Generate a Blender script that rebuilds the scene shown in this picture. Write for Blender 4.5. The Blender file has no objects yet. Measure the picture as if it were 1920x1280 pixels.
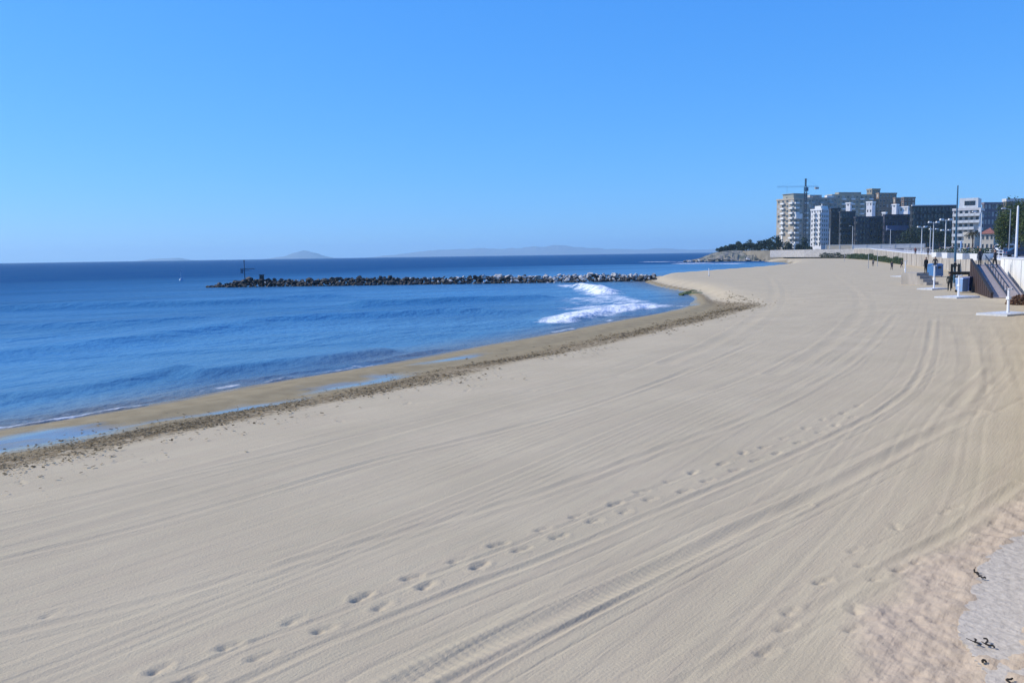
import bpy, bmesh, math, random
import numpy as np
from mathutils import Vector, Matrix
R = math.radians
random.seed(7)
rng = np.random.default_rng(7)
scene = bpy.context.scene
col = scene.collection

# ------------------------------------------------------------------ camera
CAM_Z = 4.2
F = 1600.0                                    # focal length in pixels of a 1920 wide picture
PITCH = math.atan(163.0 / F)
ROLL = -0.0147
cam_d = bpy.data.cameras.new('camera')
cam = bpy.data.objects.new('camera', cam_d)
col.objects.link(cam)
cam_d.sensor_width = 36.0
cam_d.lens = F / 1920.0 * 36.0
cam_d.clip_start = 0.1
cam_d.clip_end = 80000.0
_fw = Vector((0, math.cos(PITCH), -math.sin(PITCH)))
_u0 = Vector((0, math.sin(PITCH), math.cos(PITCH)))
_r0 = Vector((1, 0, 0))
_rt = _r0 * math.cos(ROLL) + _u0 * math.sin(ROLL)
_up = _u0 * math.cos(ROLL) - _r0 * math.sin(ROLL)
m = Matrix((_rt, _up, -_fw)).transposed().to_4x4()
m.translation = Vector((0, 0, CAM_Z))
cam.matrix_world = m
scene.camera = cam

def ray(px, py):
    return _fw * F + _rt * (px - 960.0) + _up * (640.0 - py)
def on(px, py, z=0.0):
    """point on the horizontal level z that the photograph shows at px, py"""
    r = ray(px, py)
    t = (z - CAM_Z) / r.z
    return Vector((r.x * t, r.y * t, z))
def at(px, py, Y):
    """point at the distance Y along the beach"""
    r = ray(px, py)
    t = Y / r.y
    return Vector((r.x * t, Y, CAM_Z + r.z * t))

# ------------------------------------------------------------------ sky, sun, exposure
SUN_AZ, SUN_EL = -80.0, 40.0                  # degrees from +Y (negative is over the sea), elevation
world = bpy.data.worlds.new('World')
scene.world = world
world.use_nodes = True
wn, wl = world.node_tree.nodes, world.node_tree.links
wn.clear()
wo = wn.new('ShaderNodeOutputWorld')
bg = wn.new('ShaderNodeBackground')
sky = wn.new('ShaderNodeTexSky')
sky.sky_type = 'NISHITA'
sky.sun_disc = False
sky.sun_elevation = R(SUN_EL)
sky.sun_rotation = R(SUN_AZ)
sky.altitude = 0.0
sky.air_density = 1.0
sky.dust_density = 0.15
sky.ozone_density = 3.0
# the camera's rendering of the blue: a tone curve per channel over the whole sky
sep = wn.new('ShaderNodeSeparateColor'); cmb = wn.new('ShaderNodeCombineColor')
wl.new(sky.outputs[0], sep.inputs[0])
SKY = 0.12
for i, (gam, gain) in enumerate(((0.95, 0.355), (0.62, 0.672), (0.30, 1.15))):
    p1 = wn.new('ShaderNodeMath'); p1.operation = 'MULTIPLY'; p1.inputs[1].default_value = SKY
    p2 = wn.new('ShaderNodeMath'); p2.operation = 'POWER'; p2.inputs[1].default_value = gam
    p3 = wn.new('ShaderNodeMath'); p3.operation = 'MULTIPLY'; p3.inputs[1].default_value = gain / SKY
    wl.new(sep.outputs[i], p1.inputs[0]); wl.new(p1.outputs[0], p2.inputs[0]); wl.new(p2.outputs[0], p3.inputs[0]); wl.new(p3.outputs[0], cmb.inputs[i])
wl.new(cmb.outputs[0], bg.inputs['Color'])
bg.inputs['Strength'].default_value = SKY
wl.new(bg.outputs[0], wo.inputs['Surface'])
sd = bpy.data.lights.new('sun', 'SUN')
sun = bpy.data.objects.new('sun', sd)
col.objects.link(sun)
sd.energy = 4.6
sd.angle = R(0.53)
sd.color = (1.0, 0.93, 0.83)
_sv = Vector((math.sin(R(SUN_AZ)) * math.cos(R(SUN_EL)), math.cos(R(SUN_AZ)) * math.cos(R(SUN_EL)), math.sin(R(SUN_EL))))
sun.rotation_euler = _sv.to_track_quat('Z', 'Y').to_euler()
sun.location = (-40, 20, 60)
vs = scene.view_settings
vs.view_transform = 'Standard'
vs.look = 'None'
vs.gamma = 1.0
vs.use_curve_mapping = False
vs.exposure = 0.0
scene.cycles.use_denoising = True
scene.cycles.max_bounces = 6
scene.cycles.volume_bounces = 2

# ------------------------------------------------------------------ helpers
def tag(o, label=None, cat=None, group=None, kind=None):
    if label: o['label'] = label
    if cat: o['category'] = cat
    if group: o['group'] = group
    if kind: o['kind'] = kind
    return o
def empty(name, loc, rz=0.0, label=None, cat=None, group=None):
    o = bpy.data.objects.new(name, None)
    col.objects.link(o)
    o.location = loc
    o.rotation_euler.z = rz
    o.empty_display_size = 0.3
    return tag(o, label, cat, group)
def link(name, me, parent=None, loc=None):
    o = bpy.data.objects.new(name, me)
    col.objects.link(o)
    if parent is not None: o.parent = parent
    if loc is not None: o.location = loc
    return o

class MB:
    """collects boxes, tubes and faces of ONE mesh"""
    def __init__(s): s.v = []; s.f = []
    def face(s, pts):
        b = len(s.v); s.v += [tuple(p) for p in pts]; s.f.append(tuple(range(b, b + len(pts)))); return s
    def box(s, x0, x1, y0, y1, z0, z1, top=None):
        b = len(s.v)
        t = top or (0, 0, 0, 0)
        s.v += [(x0, y0, z0), (x1, y0, z0), (x1, y1, z0), (x0, y1, z0),
                (x0 + t[0], y0 + t[2], z1), (x1 - t[1], y0 + t[2], z1), (x1 - t[1], y1 - t[3], z1), (x0 + t[0], y1 - t[3], z1)]
        s.f += [tuple(b + i for i in q) for q in ((3, 2, 1, 0), (4, 5, 6, 7), (0, 1, 5, 4), (1, 2, 6, 5), (2, 3, 7, 6), (3, 0, 4, 7))]
        return s
    def tube(s, p, q, r0, r1=None, n=8, cap=True):
        p, q = Vector(p), Vector(q)
        r1 = r0 if r1 is None else r1
        d = (q - p).normalized()
        a = d.orthogonal().normalized(); c = d.cross(a)
        b = len(s.v)
        for P, r in ((p, r0), (q, r1)):
            for i in range(n):
                t = 2 * math.pi * i / n
                s.v.append(tuple(P + a * (math.cos(t) * r) + c * (math.sin(t) * r)))
        for i in range(n):
            j = (i + 1) % n
            s.f.append((b + i, b + j, b + n + j, b + n + i))
        if cap:
            s.f.append(tuple(b + i for i in reversed(range(n))))
            s.f.append(tuple(b + n + i for i in range(n)))
        return s
    def prism(s, pts, z0, z1):
        n = len(pts); b = len(s.v)
        s.v += [(p[0], p[1], z0) for p in pts] + [(p[0], p[1], z1) for p in pts]
        s.f.append(tuple(b + i for i in reversed(range(n))))
        s.f.append(tuple(b + n + i for i in range(n)))
        for i in range(n):
            j = (i + 1) % n
            s.f.append((b + i, b + j, b + n + j, b + n + i))
        return s
    def profile(s, pts, x0, x1):
        """outline in y, z swept along x"""
        n = len(pts); b = len(s.v)
        s.v += [(x0, p[0], p[1]) for p in pts] + [(x1, p[0], p[1]) for p in pts]
        s.f.append(tuple(b + i for i in reversed(range(n))))
        s.f.append(tuple(b + n + i for i in range(n)))
        for i in range(n):
            j = (i + 1) % n
            s.f.append((b + i, b + j, b + n + j, b + n + i))
        return s
    def mesh(s, name, mat):
        me = bpy.data.meshes.new(name)
        me.from_pydata(s.v, [], s.f)
        if mat is not None: me.materials.append(mat)
        bm = bmesh.new(); bm.from_mesh(me); bmesh.ops.recalc_face_normals(bm, faces=bm.faces); bm.to_mesh(me); bm.free()
        return me
    def build(s, name, mat, parent=None, smooth=False, loc=None):
        me = s.mesh(name, mat)
        if smooth:
            for p in me.polygons: p.use_smooth = True
        return link(name, me, parent, loc)

# ---- noise on arrays
def _hash(ix, iy, seed):
    h = (ix.astype(np.int64) * 374761393 + iy.astype(np.int64) * 668265263 + seed * 974634773) & 0xFFFFFFFF
    h = ((h ^ (h >> 13)) * 1274126177) & 0xFFFFFFFF
    return ((h ^ (h >> 16)) & 0xFFFF) / 65535.0
def vnoise(x, y, seed=0):
    ix, iy = np.floor(x), np.floor(y)
    fx, fy = x - ix, y - iy
    fx = fx * fx * (3 - 2 * fx); fy = fy * fy * (3 - 2 * fy)
    a = _hash(ix, iy, seed); b = _hash(ix + 1, iy, seed); c = _hash(ix, iy + 1, seed); d = _hash(ix + 1, iy + 1, seed)
    return (a + (b - a) * fx) + ((c + (d - c) * fx) - (a + (b - a) * fx)) * fy
def fbm(x, y, seed=0, o=4):
    t = np.zeros_like(x); a = 0.5
    for k in range(o):
        t += a * vnoise(x * 2 ** k, y * 2 ** k, seed + k); a *= 0.5
    return t
def sstep(a, b, x):
    t = np.clip((x - a) / (b - a), 0, 1)
    return t * t * (3 - 2 * t)
def dist_poly(X, Y, pts):
    """distance to a polyline and side (+ right of travel), plus distance along it"""
    best = np.full(X.shape, 1e9); side = np.zeros(X.shape); along = np.zeros(X.shape)
    L = 0.0
    for (ax, ay), (bx, by) in zip(pts[:-1], pts[1:]):
        dx, dy = bx - ax, by - ay
        l = math.hypot(dx, dy)
        t = np.clip(((X - ax) * dx + (Y - ay) * dy) / (l * l), 0, 1)
        d = np.hypot(X - ax - t * dx, Y - ay - t * dy)
        w = d < best
        best = np.where(w, d, best)
        side = np.where(w, ((X - ax) * dy - (Y - ay) * dx) / l, side)
        along = np.where(w, L + t * l, along)
        L += l
    return best, side, along
def smooth_line(pts, n=6):
    """Catmull-Rom through the points"""
    P = [pts[0]] + list(pts) + [pts[-1]]
    out = []
    for i in range(1, len(P) - 2):
        p0, p1, p2, p3 = [np.array(q, float) for q in P[i - 1:i + 3]]
        for k in range(n):
            t = k / n
            out.append(tuple(0.5 * ((2 * p1) + (-p0 + p2) * t + (2 * p0 - 5 * p1 + 4 * p2 - p3) * t * t + (-p0 + 3 * p1 - 3 * p2 + p3) * t ** 3)))
    out.append(tuple(pts[-1]))
    return out

# ------------------------------------------------------------------ materials
def mat(name, color, rough=0.8, noise=0.0, scale=4.0, bump=0.0, metallic=0.0, spec=0.5, stretch=None, color2=None):
    M = bpy.data.materials.new(name)
    M.use_nodes = True
    n, l = M.node_tree.nodes, M.node_tree.links
    b = n['Principled BSDF']
    b.inputs['Base Color'].default_value = (*color, 1)
    b.inputs['Roughness'].default_value = rough
    b.inputs['Metallic'].default_value = metallic
    b.inputs['Specular IOR Level'].default_value = spec
    if noise or bump or color2:
        tc = n.new('ShaderNodeTexCoord')
        mp = n.new('ShaderNodeMapping')
        if stretch: mp.inputs['Scale'].default_value = stretch
        l.new(tc.outputs['Object'], mp.inputs['Vector'])
        t = n.new('ShaderNodeTexNoise')
        t.inputs['Scale'].default_value = scale
        t.inputs['Detail'].default_value = 6
        l.new(mp.outputs[0], t.inputs['Vector'])
        if noise or color2:
            mx = n.new('ShaderNodeMix'); mx.data_type = 'RGBA'
            rp = n.new('ShaderNodeMapRange')
            rp.inputs['From Min'].default_value = 0.32; rp.inputs['From Max'].default_value = 0.68
            l.new(t.outputs['Fac'], rp.inputs['Value'])
            l.new(rp.outputs[0], mx.inputs[0])
            c2 = color2 or tuple(c * (1 - noise) for c in color)
            mx.inputs[6].default_value = (*c2, 1)
            mx.inputs[7].default_value = (*[min(1, c * (1 + noise * 0.4)) for c in color], 1)
            l.new(mx.outputs[2], b.inputs['Base Color'])
        if bump:
            bp = n.new('ShaderNodeBump')
            bp.inputs['Strength'].default_value = bump
            bp.inputs['Distance'].default_value = 0.05
            l.new(t.outputs['Fac'], bp.inputs['Height'])
            l.new(bp.outputs[0], b.inputs['Normal'])
    return M

M = {}
M['white_wall'] = mat('white_wall', (0.78, 0.77, 0.73), 0.75, 0.16, 1.5, 0.2, stretch=(1, 1, .3))
M['white_paint'] = mat('white_paint', (0.8, 0.8, 0.8), 0.45, 0.05, 6)
M['concrete'] = mat('concrete', (0.45, 0.44, 0.41), 0.85, 0.25, 3, 0.3)
M['footing'] = mat('footing', (0.49, 0.43, 0.345), 0.9, 0.16, 9, 0.8)
M['pale_concrete'] = mat('pale_concrete', (0.52, 0.53, 0.53), 0.8, 0.18, 5, 0.35)
M['paving'] = mat('paving', (0.42, 0.40, 0.38), 0.85, 0.2, 1.2, 0.15)
M['asphalt'] = mat('asphalt', (0.055, 0.055, 0.06), 0.85, 0.2, 2, 0.2)
M['dry_ground'] = mat('dry_ground', (0.25, 0.22, 0.17), 0.95, 0.4, 0.2, 0.3)
M['brown_timber'] = mat('brown_timber', (0.045, 0.022, 0.016), 0.8, 0.4, 6, 0.3, stretch=(1, 1, 6))
M['dark_timber'] = mat('dark_timber', (0.02, 0.017, 0.015), 0.75, 0.3, 6, 0.3)
M['ramp_paving'] = mat('ramp_paving', (0.30, 0.26, 0.25), 0.85, 0.2, 5, 0.3)
M['grey_metal'] = mat('grey_metal', (0.42, 0.43, 0.44), 0.45, 0.1, 5, metallic=0.3)
M['pale_metal'] = mat('pale_metal', (0.62, 0.63, 0.62), 0.45, 0.1, 5)
M['dark_metal'] = mat('dark_metal', (0.02, 0.035, 0.06), 0.5, 0.15, 3)
M['blue_metal'] = mat('blue_metal', (0.03, 0.10, 0.17), 0.5, 0.1, 3)
M['pale_blue_metal'] = mat('pale_blue_metal', (0.20, 0.36, 0.52), 0.5, 0.1, 3)
M['black_metal'] = mat('black_metal', (0.015, 0.016, 0.02), 0.5, 0.1, 5)
M['lamp_glass'] = mat('lamp_glass', (0.75, 0.77, 0.75), 0.3)
M['glass'] = mat('glass', (0.015, 0.02, 0.03), 0.12, spec=0.8)
M['rubber'] = mat('rubber', (0.015, 0.015, 0.016), 0.9)
M['blue_plastic'] = mat('blue_plastic', (0.05, 0.17, 0.38), 0.5, 0.1, 3)
M['light_blue_plastic'] = mat('light_blue_plastic', (0.24, 0.38, 0.62), 0.5, 0.1, 3)
M['navy_plastic'] = mat('navy_plastic', (0.015, 0.04, 0.16), 0.5, 0.1, 3)
M['bark'] = mat('bark', (0.07, 0.05, 0.035), 0.95, 0.4, 6, 0.6)
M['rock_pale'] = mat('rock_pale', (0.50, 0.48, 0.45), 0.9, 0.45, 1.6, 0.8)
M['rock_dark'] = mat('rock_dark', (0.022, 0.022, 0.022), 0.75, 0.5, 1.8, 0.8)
M['rock_mid'] = mat('rock_mid', (0.075, 0.07, 0.062), 0.85, 0.5, 1.8, 0.8)
M['rock_tan'] = mat('rock_tan', (0.30, 0.26, 0.20), 0.92, 0.4, 0.6, 0.8)
M['rock_green'] = mat('rock_green', (0.10, 0.13, 0.04), 0.8, 0.5, 3, 0.8)
M['cliff'] = mat('cliff', (0.27, 0.24, 0.19), 0.95, 0.0, 0.3, 1.0, color2=(0.09, 0.10, 0.065))
M['far_hill'] = mat('far_hill', (0.17, 0.18, 0.18), 0.95, 0.25, 0.0008)
M['twig'] = mat('twig', (0.02, 0.017, 0.014), 0.9)

def leaf_mat(name, c, c2):
    m_ = bpy.data.materials.new(name); m_.use_nodes = True
    n, l = m_.node_tree.nodes, m_.node_tree.links
    b = n['Principled BSDF']; b.inputs['Roughness'].default_value = 0.7
    b.inputs['Specular IOR Level'].default_value = 0.25
    g = n.new('ShaderNodeNewGeometry')
    mx = n.new('ShaderNodeMix'); mx.data_type = 'RGBA'
    mx.inputs[6].default_value = (*c, 1); mx.inputs[7].default_value = (*c2, 1)
    l.new(g.outputs['Random Per Island'], mx.inputs[0]); l.new(mx.outputs[2], b.inputs['Base Color'])
    tr = n.new('ShaderNodeBsdfTranslucent'); l.new(mx.outputs[2], tr.inputs['Color'])
    ms = n.new('ShaderNodeMixShader'); ms.inputs[0].default_value = 0.25
    l.new(b.outputs[0], ms.inputs[1]); l.new(tr.outputs[0], ms.inputs[2])
    l.new(ms.outputs[0], n['Material Output'].inputs['Surface'])
    return m_
M['leaf_pine'] = leaf_mat('leaf_pine', (0.04, 0.07, 0.02), (0.10, 0.13, 0.04))
M['leaf_dark'] = leaf_mat('leaf_dark', (0.016, 0.034, 0.024), (0.04, 0.06, 0.035))
M['leaf_hedge'] = leaf_mat('leaf_hedge', (0.04, 0.08, 0.04), (0.09, 0.12, 0.05))
M['leaf_palm'] = leaf_mat('leaf_palm', (0.03, 0.035, 0.018), (0.06, 0.05, 0.025))
M['leaf_red'] = leaf_mat('leaf_red', (0.10, 0.05, 0.03), (0.22, 0.12, 0.07))
M['seaweed'] = leaf_mat('seaweed', (0.09, 0.065, 0.028), (0.33, 0.25, 0.13))

# ------------------------------------------------------------------ shoreline
SEA = -1.0
_sh = [(-62, -40), (-38, -5), (-28, 9)]
for px, py in ((0, 803), (240, 767), (520, 712), (640, 696), (800, 668), (900, 648), (1000, 632), (1070, 618), (1150, 602), (1220, 590), (1285, 573), (1305, 561), (1282, 547), (1232, 537), (1208, 529)):
    p = on(px, py, SEA); _sh.append((p.x, p.y))
for px, py in ((1222, 520), (1322, 512), (1400, 506), (1470, 499)):
    p = on(px, py, SEA); _sh.append((p.x, p.y))
_sh += [(118, 362), (121, 385), (122, 420), (124, 470)]
_ty = np.linspace(-40, 470, 2041)
_tx = np.interp(_ty, [p[1] for p in _sh], [p[0] for p in _sh])
_k = np.hanning(41); _k /= _k.sum()
_tx = np.convolve(np.pad(_tx, 20, mode='edge'), _k, 'valid')
_tn = 1 / np.sqrt(1 + np.gradient(_tx, _ty) ** 2)
_tn = np.convolve(np.pad(_tn, 60, mode='edge'), np.ones(121) / 121, 'valid')
def shore(X, Y):
    """distance inland of the water line (negative out at sea)"""
    return (X - np.interp(Y, _ty, _tx)) * np.interp(Y, _ty, _tn)

# promenade edge, from under the camera to the far end of the beach
EDGE = [(-40, -34), (-6, -1.5), (-1.0, 1.2), (2.2, 1.7), (6.9, 9.8), (44.6, 73.6), (49.7, 86.8), (64, 115), (82.5, 160), (103, 225), (127, 300), (142, 340), (147, 368), (134, 392), (127, 420)]
def promenade_z(Y): return 2.7 + 1.7 * float(sstep(170, 360, np.array(float(Y))))

# ------------------------------------------------------------------ the beach: one height field
def w2(px, py, z=0.0):
    p = on(px, py, z); return (p.x, p.y)
TRACKS = [  # polyline in picture points, half width m, depth m, raised rims
    ([(700, 1330), (760, 1280), (1000, 1170), (1240, 1065), (1400, 985), (1500, 940), (1640, 868), (1745, 812), (1838, 770)], 0.26, 0.045),
    ([(820, 1330), (900, 1268), (1060, 1180), (1240, 1085), (1400, 1003), (1520, 945)], 0.10, 0.03),
    ([(330, 1330), (480, 1265), (640, 1195), (860, 1108), (1040, 1040), (1240, 955), (1420, 880), (1560, 815), (1660, 762), (1715, 715), (1738, 660), (1748, 600)], 0.14, 0.032),
    ([(0, 1045), (240, 990), (480, 925), (700, 862), (900, 815), (1090, 765), (1260, 705), (1420, 640)], 0.16, 0.030),
    ([(0, 955), (200, 915), (430, 868), (640, 820), (830, 775), (1000, 730)], 0.14, 0.022),
    ([(0, 1190), (300, 1120), (560, 1050), (800, 985), (1020, 920), (1240, 840), (1430, 770), (1560, 700), (1640, 640), (1680, 590)], 0.18, 0.020),
    ([(1250, 1300), (1400, 1210), (1560, 1120), (1700, 1040), (1800, 985), (1910, 905)], 0.16, 0.022),
    ([(1800, 610), (1815, 660), (1812, 720), (1790, 760)], 0.30, 0.03),
    ([(1848, 610), (1862, 660), (1872, 720)], 0.30, 0.03),
    ([(1440, 520), (1450, 545), (1430, 580), (1360, 630), (1250, 680)], 0.35, 0.03),
    ([(1560, 515), (1600, 545), (1610, 580), (1560, 640), (1450, 700)], 0.35, 0.03),
    ([(200, 1330), (420, 1225), (640, 1145), (900, 1045), (1100, 968), (1300, 885)], 0.10, 0.014),
]
STEPS_L = [(170, 1312), (300, 1256), (430, 1208), (548, 1160), (672, 1120), (775, 1082), (860, 1050), (938, 1020), (1018, 992), (1080, 968), (1150, 945), (1205, 920), (1258, 900), (1298, 884), (1352, 868), (1395, 848), (1430, 836), (1470, 820), (1510, 800), (1545, 785), (1580, 772), (1610, 758)]
STEPS_R = [(225, 1330), (345, 1277), (490, 1226), (604, 1180), (715, 1138), (800, 1098), (900, 1062), (975, 1030), (1050, 1005), (1112, 978), (1168, 958), (1222, 935), (1280, 918), (1322, 898), (1375, 880), (1418, 862), (1455, 848), (1500, 828), (1538, 808), (1570, 795), (1600, 780)]
STEPS_X = [(1445, 1222, .9), (1480, 1148, .9), (1545, 1085, .8), (1600, 1030, .7), (1470, 1178, .5), (1625, 1056, .5), (1680, 985, .6), (1775, 958, .5), (1795, 950, .5), (1610, 1140, 1), (1600, 1175, .8), (1650, 1080, .9), (1690, 1065, .9), (1725, 1052, .8), (90, 1148, .5)]

OUT = [(2060, 950), (1960, 968), (1915, 988), (1880, 1008), (1858, 1030), (1836, 1052), (1824, 1085), (1812, 1120), (1800, 1150), (1798, 1180), (1816, 1205), (1832, 1228), (1846, 1250), (1852, 1290), (1872, 1340), (2060, 1420)]
def wet_k(Y): return 1 - 0.62 * sstep(66, 96, Y)
POOLS = [(-20, 842, 2.8, 2.2), (110, 818, 1.7, 1.5), (445, 774, 1.9, 1.0), (690, 720, 2.9, 1.1), (850, 676, 2.0, .8), (1290, 574, 9, 1.2)]
def beach_height(X, Y, detail=True):
    s = shore(X, Y)
    s = np.where(s > 0, s / wet_k(Y), s)
    lift = 0.45 * sstep(170, 350, Y)
    z = np.interp(s, [-12, -3, 0, 1.6, 3.0, 4.2, 5.6, 7.5, 9.5, 13, 20, 60], [-3.2, -1.45, SEA, -0.83, -0.74, -0.79, -0.70, -0.40, -0.18, -0.04, 0.0, 0.0])
    z = z + lift * sstep(2, 25, s)
    w = fbm(X * 0.12, Y * 0.12, 3, 3)
    z += (w - 0.45) * 0.16 * sstep(12, 30, s) + (w - 0.45) * 0.10 * sstep(1, 3, s) * (1 - sstep(6, 9, s))
    # hollow behind the bar where water stands
    hollow = np.zeros_like(X)
    for px, py, ln, wd in POOLS:
        p = on(px, py, -0.85)
        s0 = float(shore(np.array([p.x]), np.array([p.y]))[0])
        wob = (vnoise(X * 0.5, Y * 0.5, 23) - .5) * 1.1
        hollow = np.maximum(hollow, np.exp(-((s - s0 + wob) / wd) ** 2 - ((Y - p.y) / ln) ** 2))
    z -= 0.05 * hollow
    soft = np.zeros_like(X)
    if detail:
        near = 1 - sstep(60, 160, Y)
        dry = sstep(9, 13, s)
        # grooming marks left by the beach cleaner, parallel to the shore
        q = s + 0.6 * (vnoise(X * 0.05, Y * 0.05, 5) - .5)
        a = 0.35 + 0.9 * vnoise(q * 0.9, Y * 0.03, 8)
        z += 0.85 * dry * a * (0.012 * (vnoise(q * 3.3, Y * 0.02, 11) - .5) + 0.008 * (vnoise(q * 1.3, Y * 0.015, 12) - .5) + 0.018 * (vnoise(q * 11.0, Y * 0.04, 13) - .5))
        z += dry * 0.008 * (fbm(X * 3, Y * 3, 31, 3) - .45)
        for pts, hw, dep in TRACKS:
            pl = smooth_line([w2(*p) for p in pts], 4)
            d, side, al = dist_poly(X, Y, pl)
            fade = 0.55 + 0.9 * vnoise(al * 0.5, al * 0 + hw * 77, 41)
            hw2 = hw * (0.36 + 0.011 * np.clip(Y, 0, 60))
            z += 0.48 * fade * dep * (-np.exp(-(d / hw2) ** 2) + 0.7 * np.exp(-((d - 1.8 * hw2) / (0.6 * hw2)) ** 2))
            off = 0.55 + 0.25 * math.sin(hw * 91 + dep * 700)
            z += 0.30 * fade * dep * (-np.exp(-((side - off) / (0.45 * hw2)) ** 2) - 0.7 * np.exp(-((side + 1.7 * off) / (0.4 * hw2)) ** 2)) * (d < 4)
            if dep > 0.04:   # tyre tread
                z += 0.0028 * (0.3 + vnoise(al * 0.8, al * 0, 43)) * np.exp(-(d / (hw * 1.2)) ** 4) * np.sin(al * 52 + 3 * side)
        # soft trampled sand by the wall
        edge = [w2(*p) for p in ((1500, 1400), (1560, 1280), (1590, 1180), (1660, 1090), (1780, 1010), (1880, 945), (1960, 895), (2200, 800))]
        d, side, al = dist_poly(X, Y, edge)
        soft = sstep(-0.25, 0.45, side + 0.5 * (vnoise(X * 1.7, Y * 1.7, 51) - .5)) * (Y < 24) * (X > 1.0)
        lump = vnoise(X * 3.1, Y * 3.1, 61) ** 2 * 0.9 + 0.5 * vnoise(X * 6.3, Y * 6.3, 62)
        z += soft * (0.06 * (lump - 0.5) + 0.05 * (fbm(X * 9, Y * 9, 64, 3) - .45))
        foot = [w2(*q) for q in OUT[:-1]]
        foot = foot + [foot[0]]
        sel = np.nonzero((X > 3) & (X < 16) & (Y > 4) & (Y < 18))
        if len(sel[0]):
            xf, yf = X[sel], Y[sel]
            d, side, al = dist_poly(xf, yf, foot)
            inside = np.zeros(xf.shape, bool)
            for (ax, ay), (bx, by) in zip(foot[:-1], foot[1:]):
                if ay == by: continue
                inside ^= ((ay > yf) != (by > yf)) & (xf < (bx - ax) * (yf - ay) / (by - ay) + ax)
            z[sel] -= np.where(inside, 0.075 * sstep(0.0, 0.5, d), 0)
        # footprints: heel, ball and the sand pushed up around them
        la = [w2(*p) for p in STEPS_L]; ra = [w2(*p) for p in STEPS_R]
        feet = []
        for path in (la, ra):
            for i, p in enumerate(path):
                a_ = path[max(0, i - 1)]; b_ = path[min(len(path) - 1, i + 1)]
                feet.append((p, math.atan2(b_[1] - a_[1], b_[0] - a_[0]), 1.0))
        for x, y, k in STEPS_X: feet.append((w2(x, y), R(48 + 20 * math.sin(x)), k))
        rr = random.Random(5)
        for _ in range(150):
            x, y = rr.uniform(1.5, 14), rr.uniform(7, 22)
            p = np.array([[x], [y]])
            dd, sd_, _a = dist_poly(p[0], p[1], edge)
            if sd_[0] > 0.1 and sd_[0] < 4: feet.append(((x, y), rr.uniform(0, 6.28), rr.uniform(0.5, 0.9)))
        rr = random.Random(9)
        for _ in range(70):          # scattered scuffs along the debris line
            y = rr.uniform(14, 60); x = float(np.interp(y, _ty, _tx)) + rr.uniform(10.5, 15)
            feet.append(((x, y), rr.uniform(0, 6.28), rr.uniform(0.4, 0.9)))
        flat_x, flat_y = X, Y
        fr_ = random.Random(88)
        for (fx, fy), ang, k in feet:
            ang += fr_.uniform(-.28, .28); k *= fr_.uniform(.5, 1.0); fx += fr_.uniform(-.04, .04); fy += fr_.uniform(-.05, .05); sl = fr_.uniform(.85, 1.25); tl = fr_.uniform(.5, 1.3)
            sel = np.nonzero((np.abs(flat_x - fx) < 0.5) & (np.abs(flat_y - fy) < 0.5))
            if len(sel[0]) == 0: continue
            dx, dy = flat_x[sel] - fx, flat_y[sel] - fy
            u = dx * math.cos(ang) + dy * math.sin(ang); v = -dx * math.sin(ang) + dy * math.cos(ang)
            heel = np.exp(-((u + 0.07 * sl) / (0.070 * sl)) ** 2 - (v / 0.050) ** 2)
            ball = tl * np.exp(-((u - 0.085 * sl) / (0.085 * sl)) ** 2 - (v / 0.052) ** 2)
            rim = np.exp(-((np.hypot(u / 1.5, v) - 0.145) / 0.045) ** 2)
            z[sel] += k * (-0.055 * heel - 0.032 * ball + 0.008 * rim * (0.4 + 1.2 * vnoise(dx * 14 + fx * 7, dy * 14, 93)))
    beach_height.film = hollow
    return z, s, soft

def polar_grid(az, inv):
    A, D = np.meshgrid(np.radians(az), 1 / inv, indexing='xy')
    return np.sin(A) * D, np.cos(A) * D, D
def grid_mesh(name, X, Y, Z, keep, masks, material):
    h, w = X.shape
    idx = np.arange(h * w).reshape(h, w)
    q = np.stack([idx[:-1, :-1], idx[:-1, 1:], idx[1:, 1:], idx[1:, :-1]], -1)
    k = keep[:-1, :-1] | keep[:-1, 1:] | keep[1:, 1:] | keep[1:, :-1]
    q = q[k]
    used = np.zeros(h * w, bool); used[q.ravel()] = True
    remap = np.cumsum(used) - 1
    q = remap[q]
    co = np.stack([X.ravel(), Y.ravel(), Z.ravel()], -1)[used]
    me = bpy.data.meshes.new(name)
    me.vertices.add(len(co)); me.vertices.foreach_set('co', co.astype(np.float32).ravel())
    me.loops.add(q.size); me.loops.foreach_set('vertex_index', q.ravel().astype(np.int32))
    me.polygons.add(len(q))
    me.polygons.foreach_set('loop_start', np.arange(0, q.size, 4, dtype=np.int32))
    me.polygons.foreach_set('loop_total', np.full(len(q), 4, np.int32))
    me.update(calc_edges=True)
    me.polygons.foreach_set('use_smooth', np.ones(len(q), bool))
    at_ = me.attributes.new('mask', 'FLOAT_COLOR', 'POINT')
    arr = np.stack([m_.ravel()[used] for m_ in masks], -1).astype(np.float32)
    at_.data.foreach_set('color', arr.ravel())
    me.materials.append(material)
    return me

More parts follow.
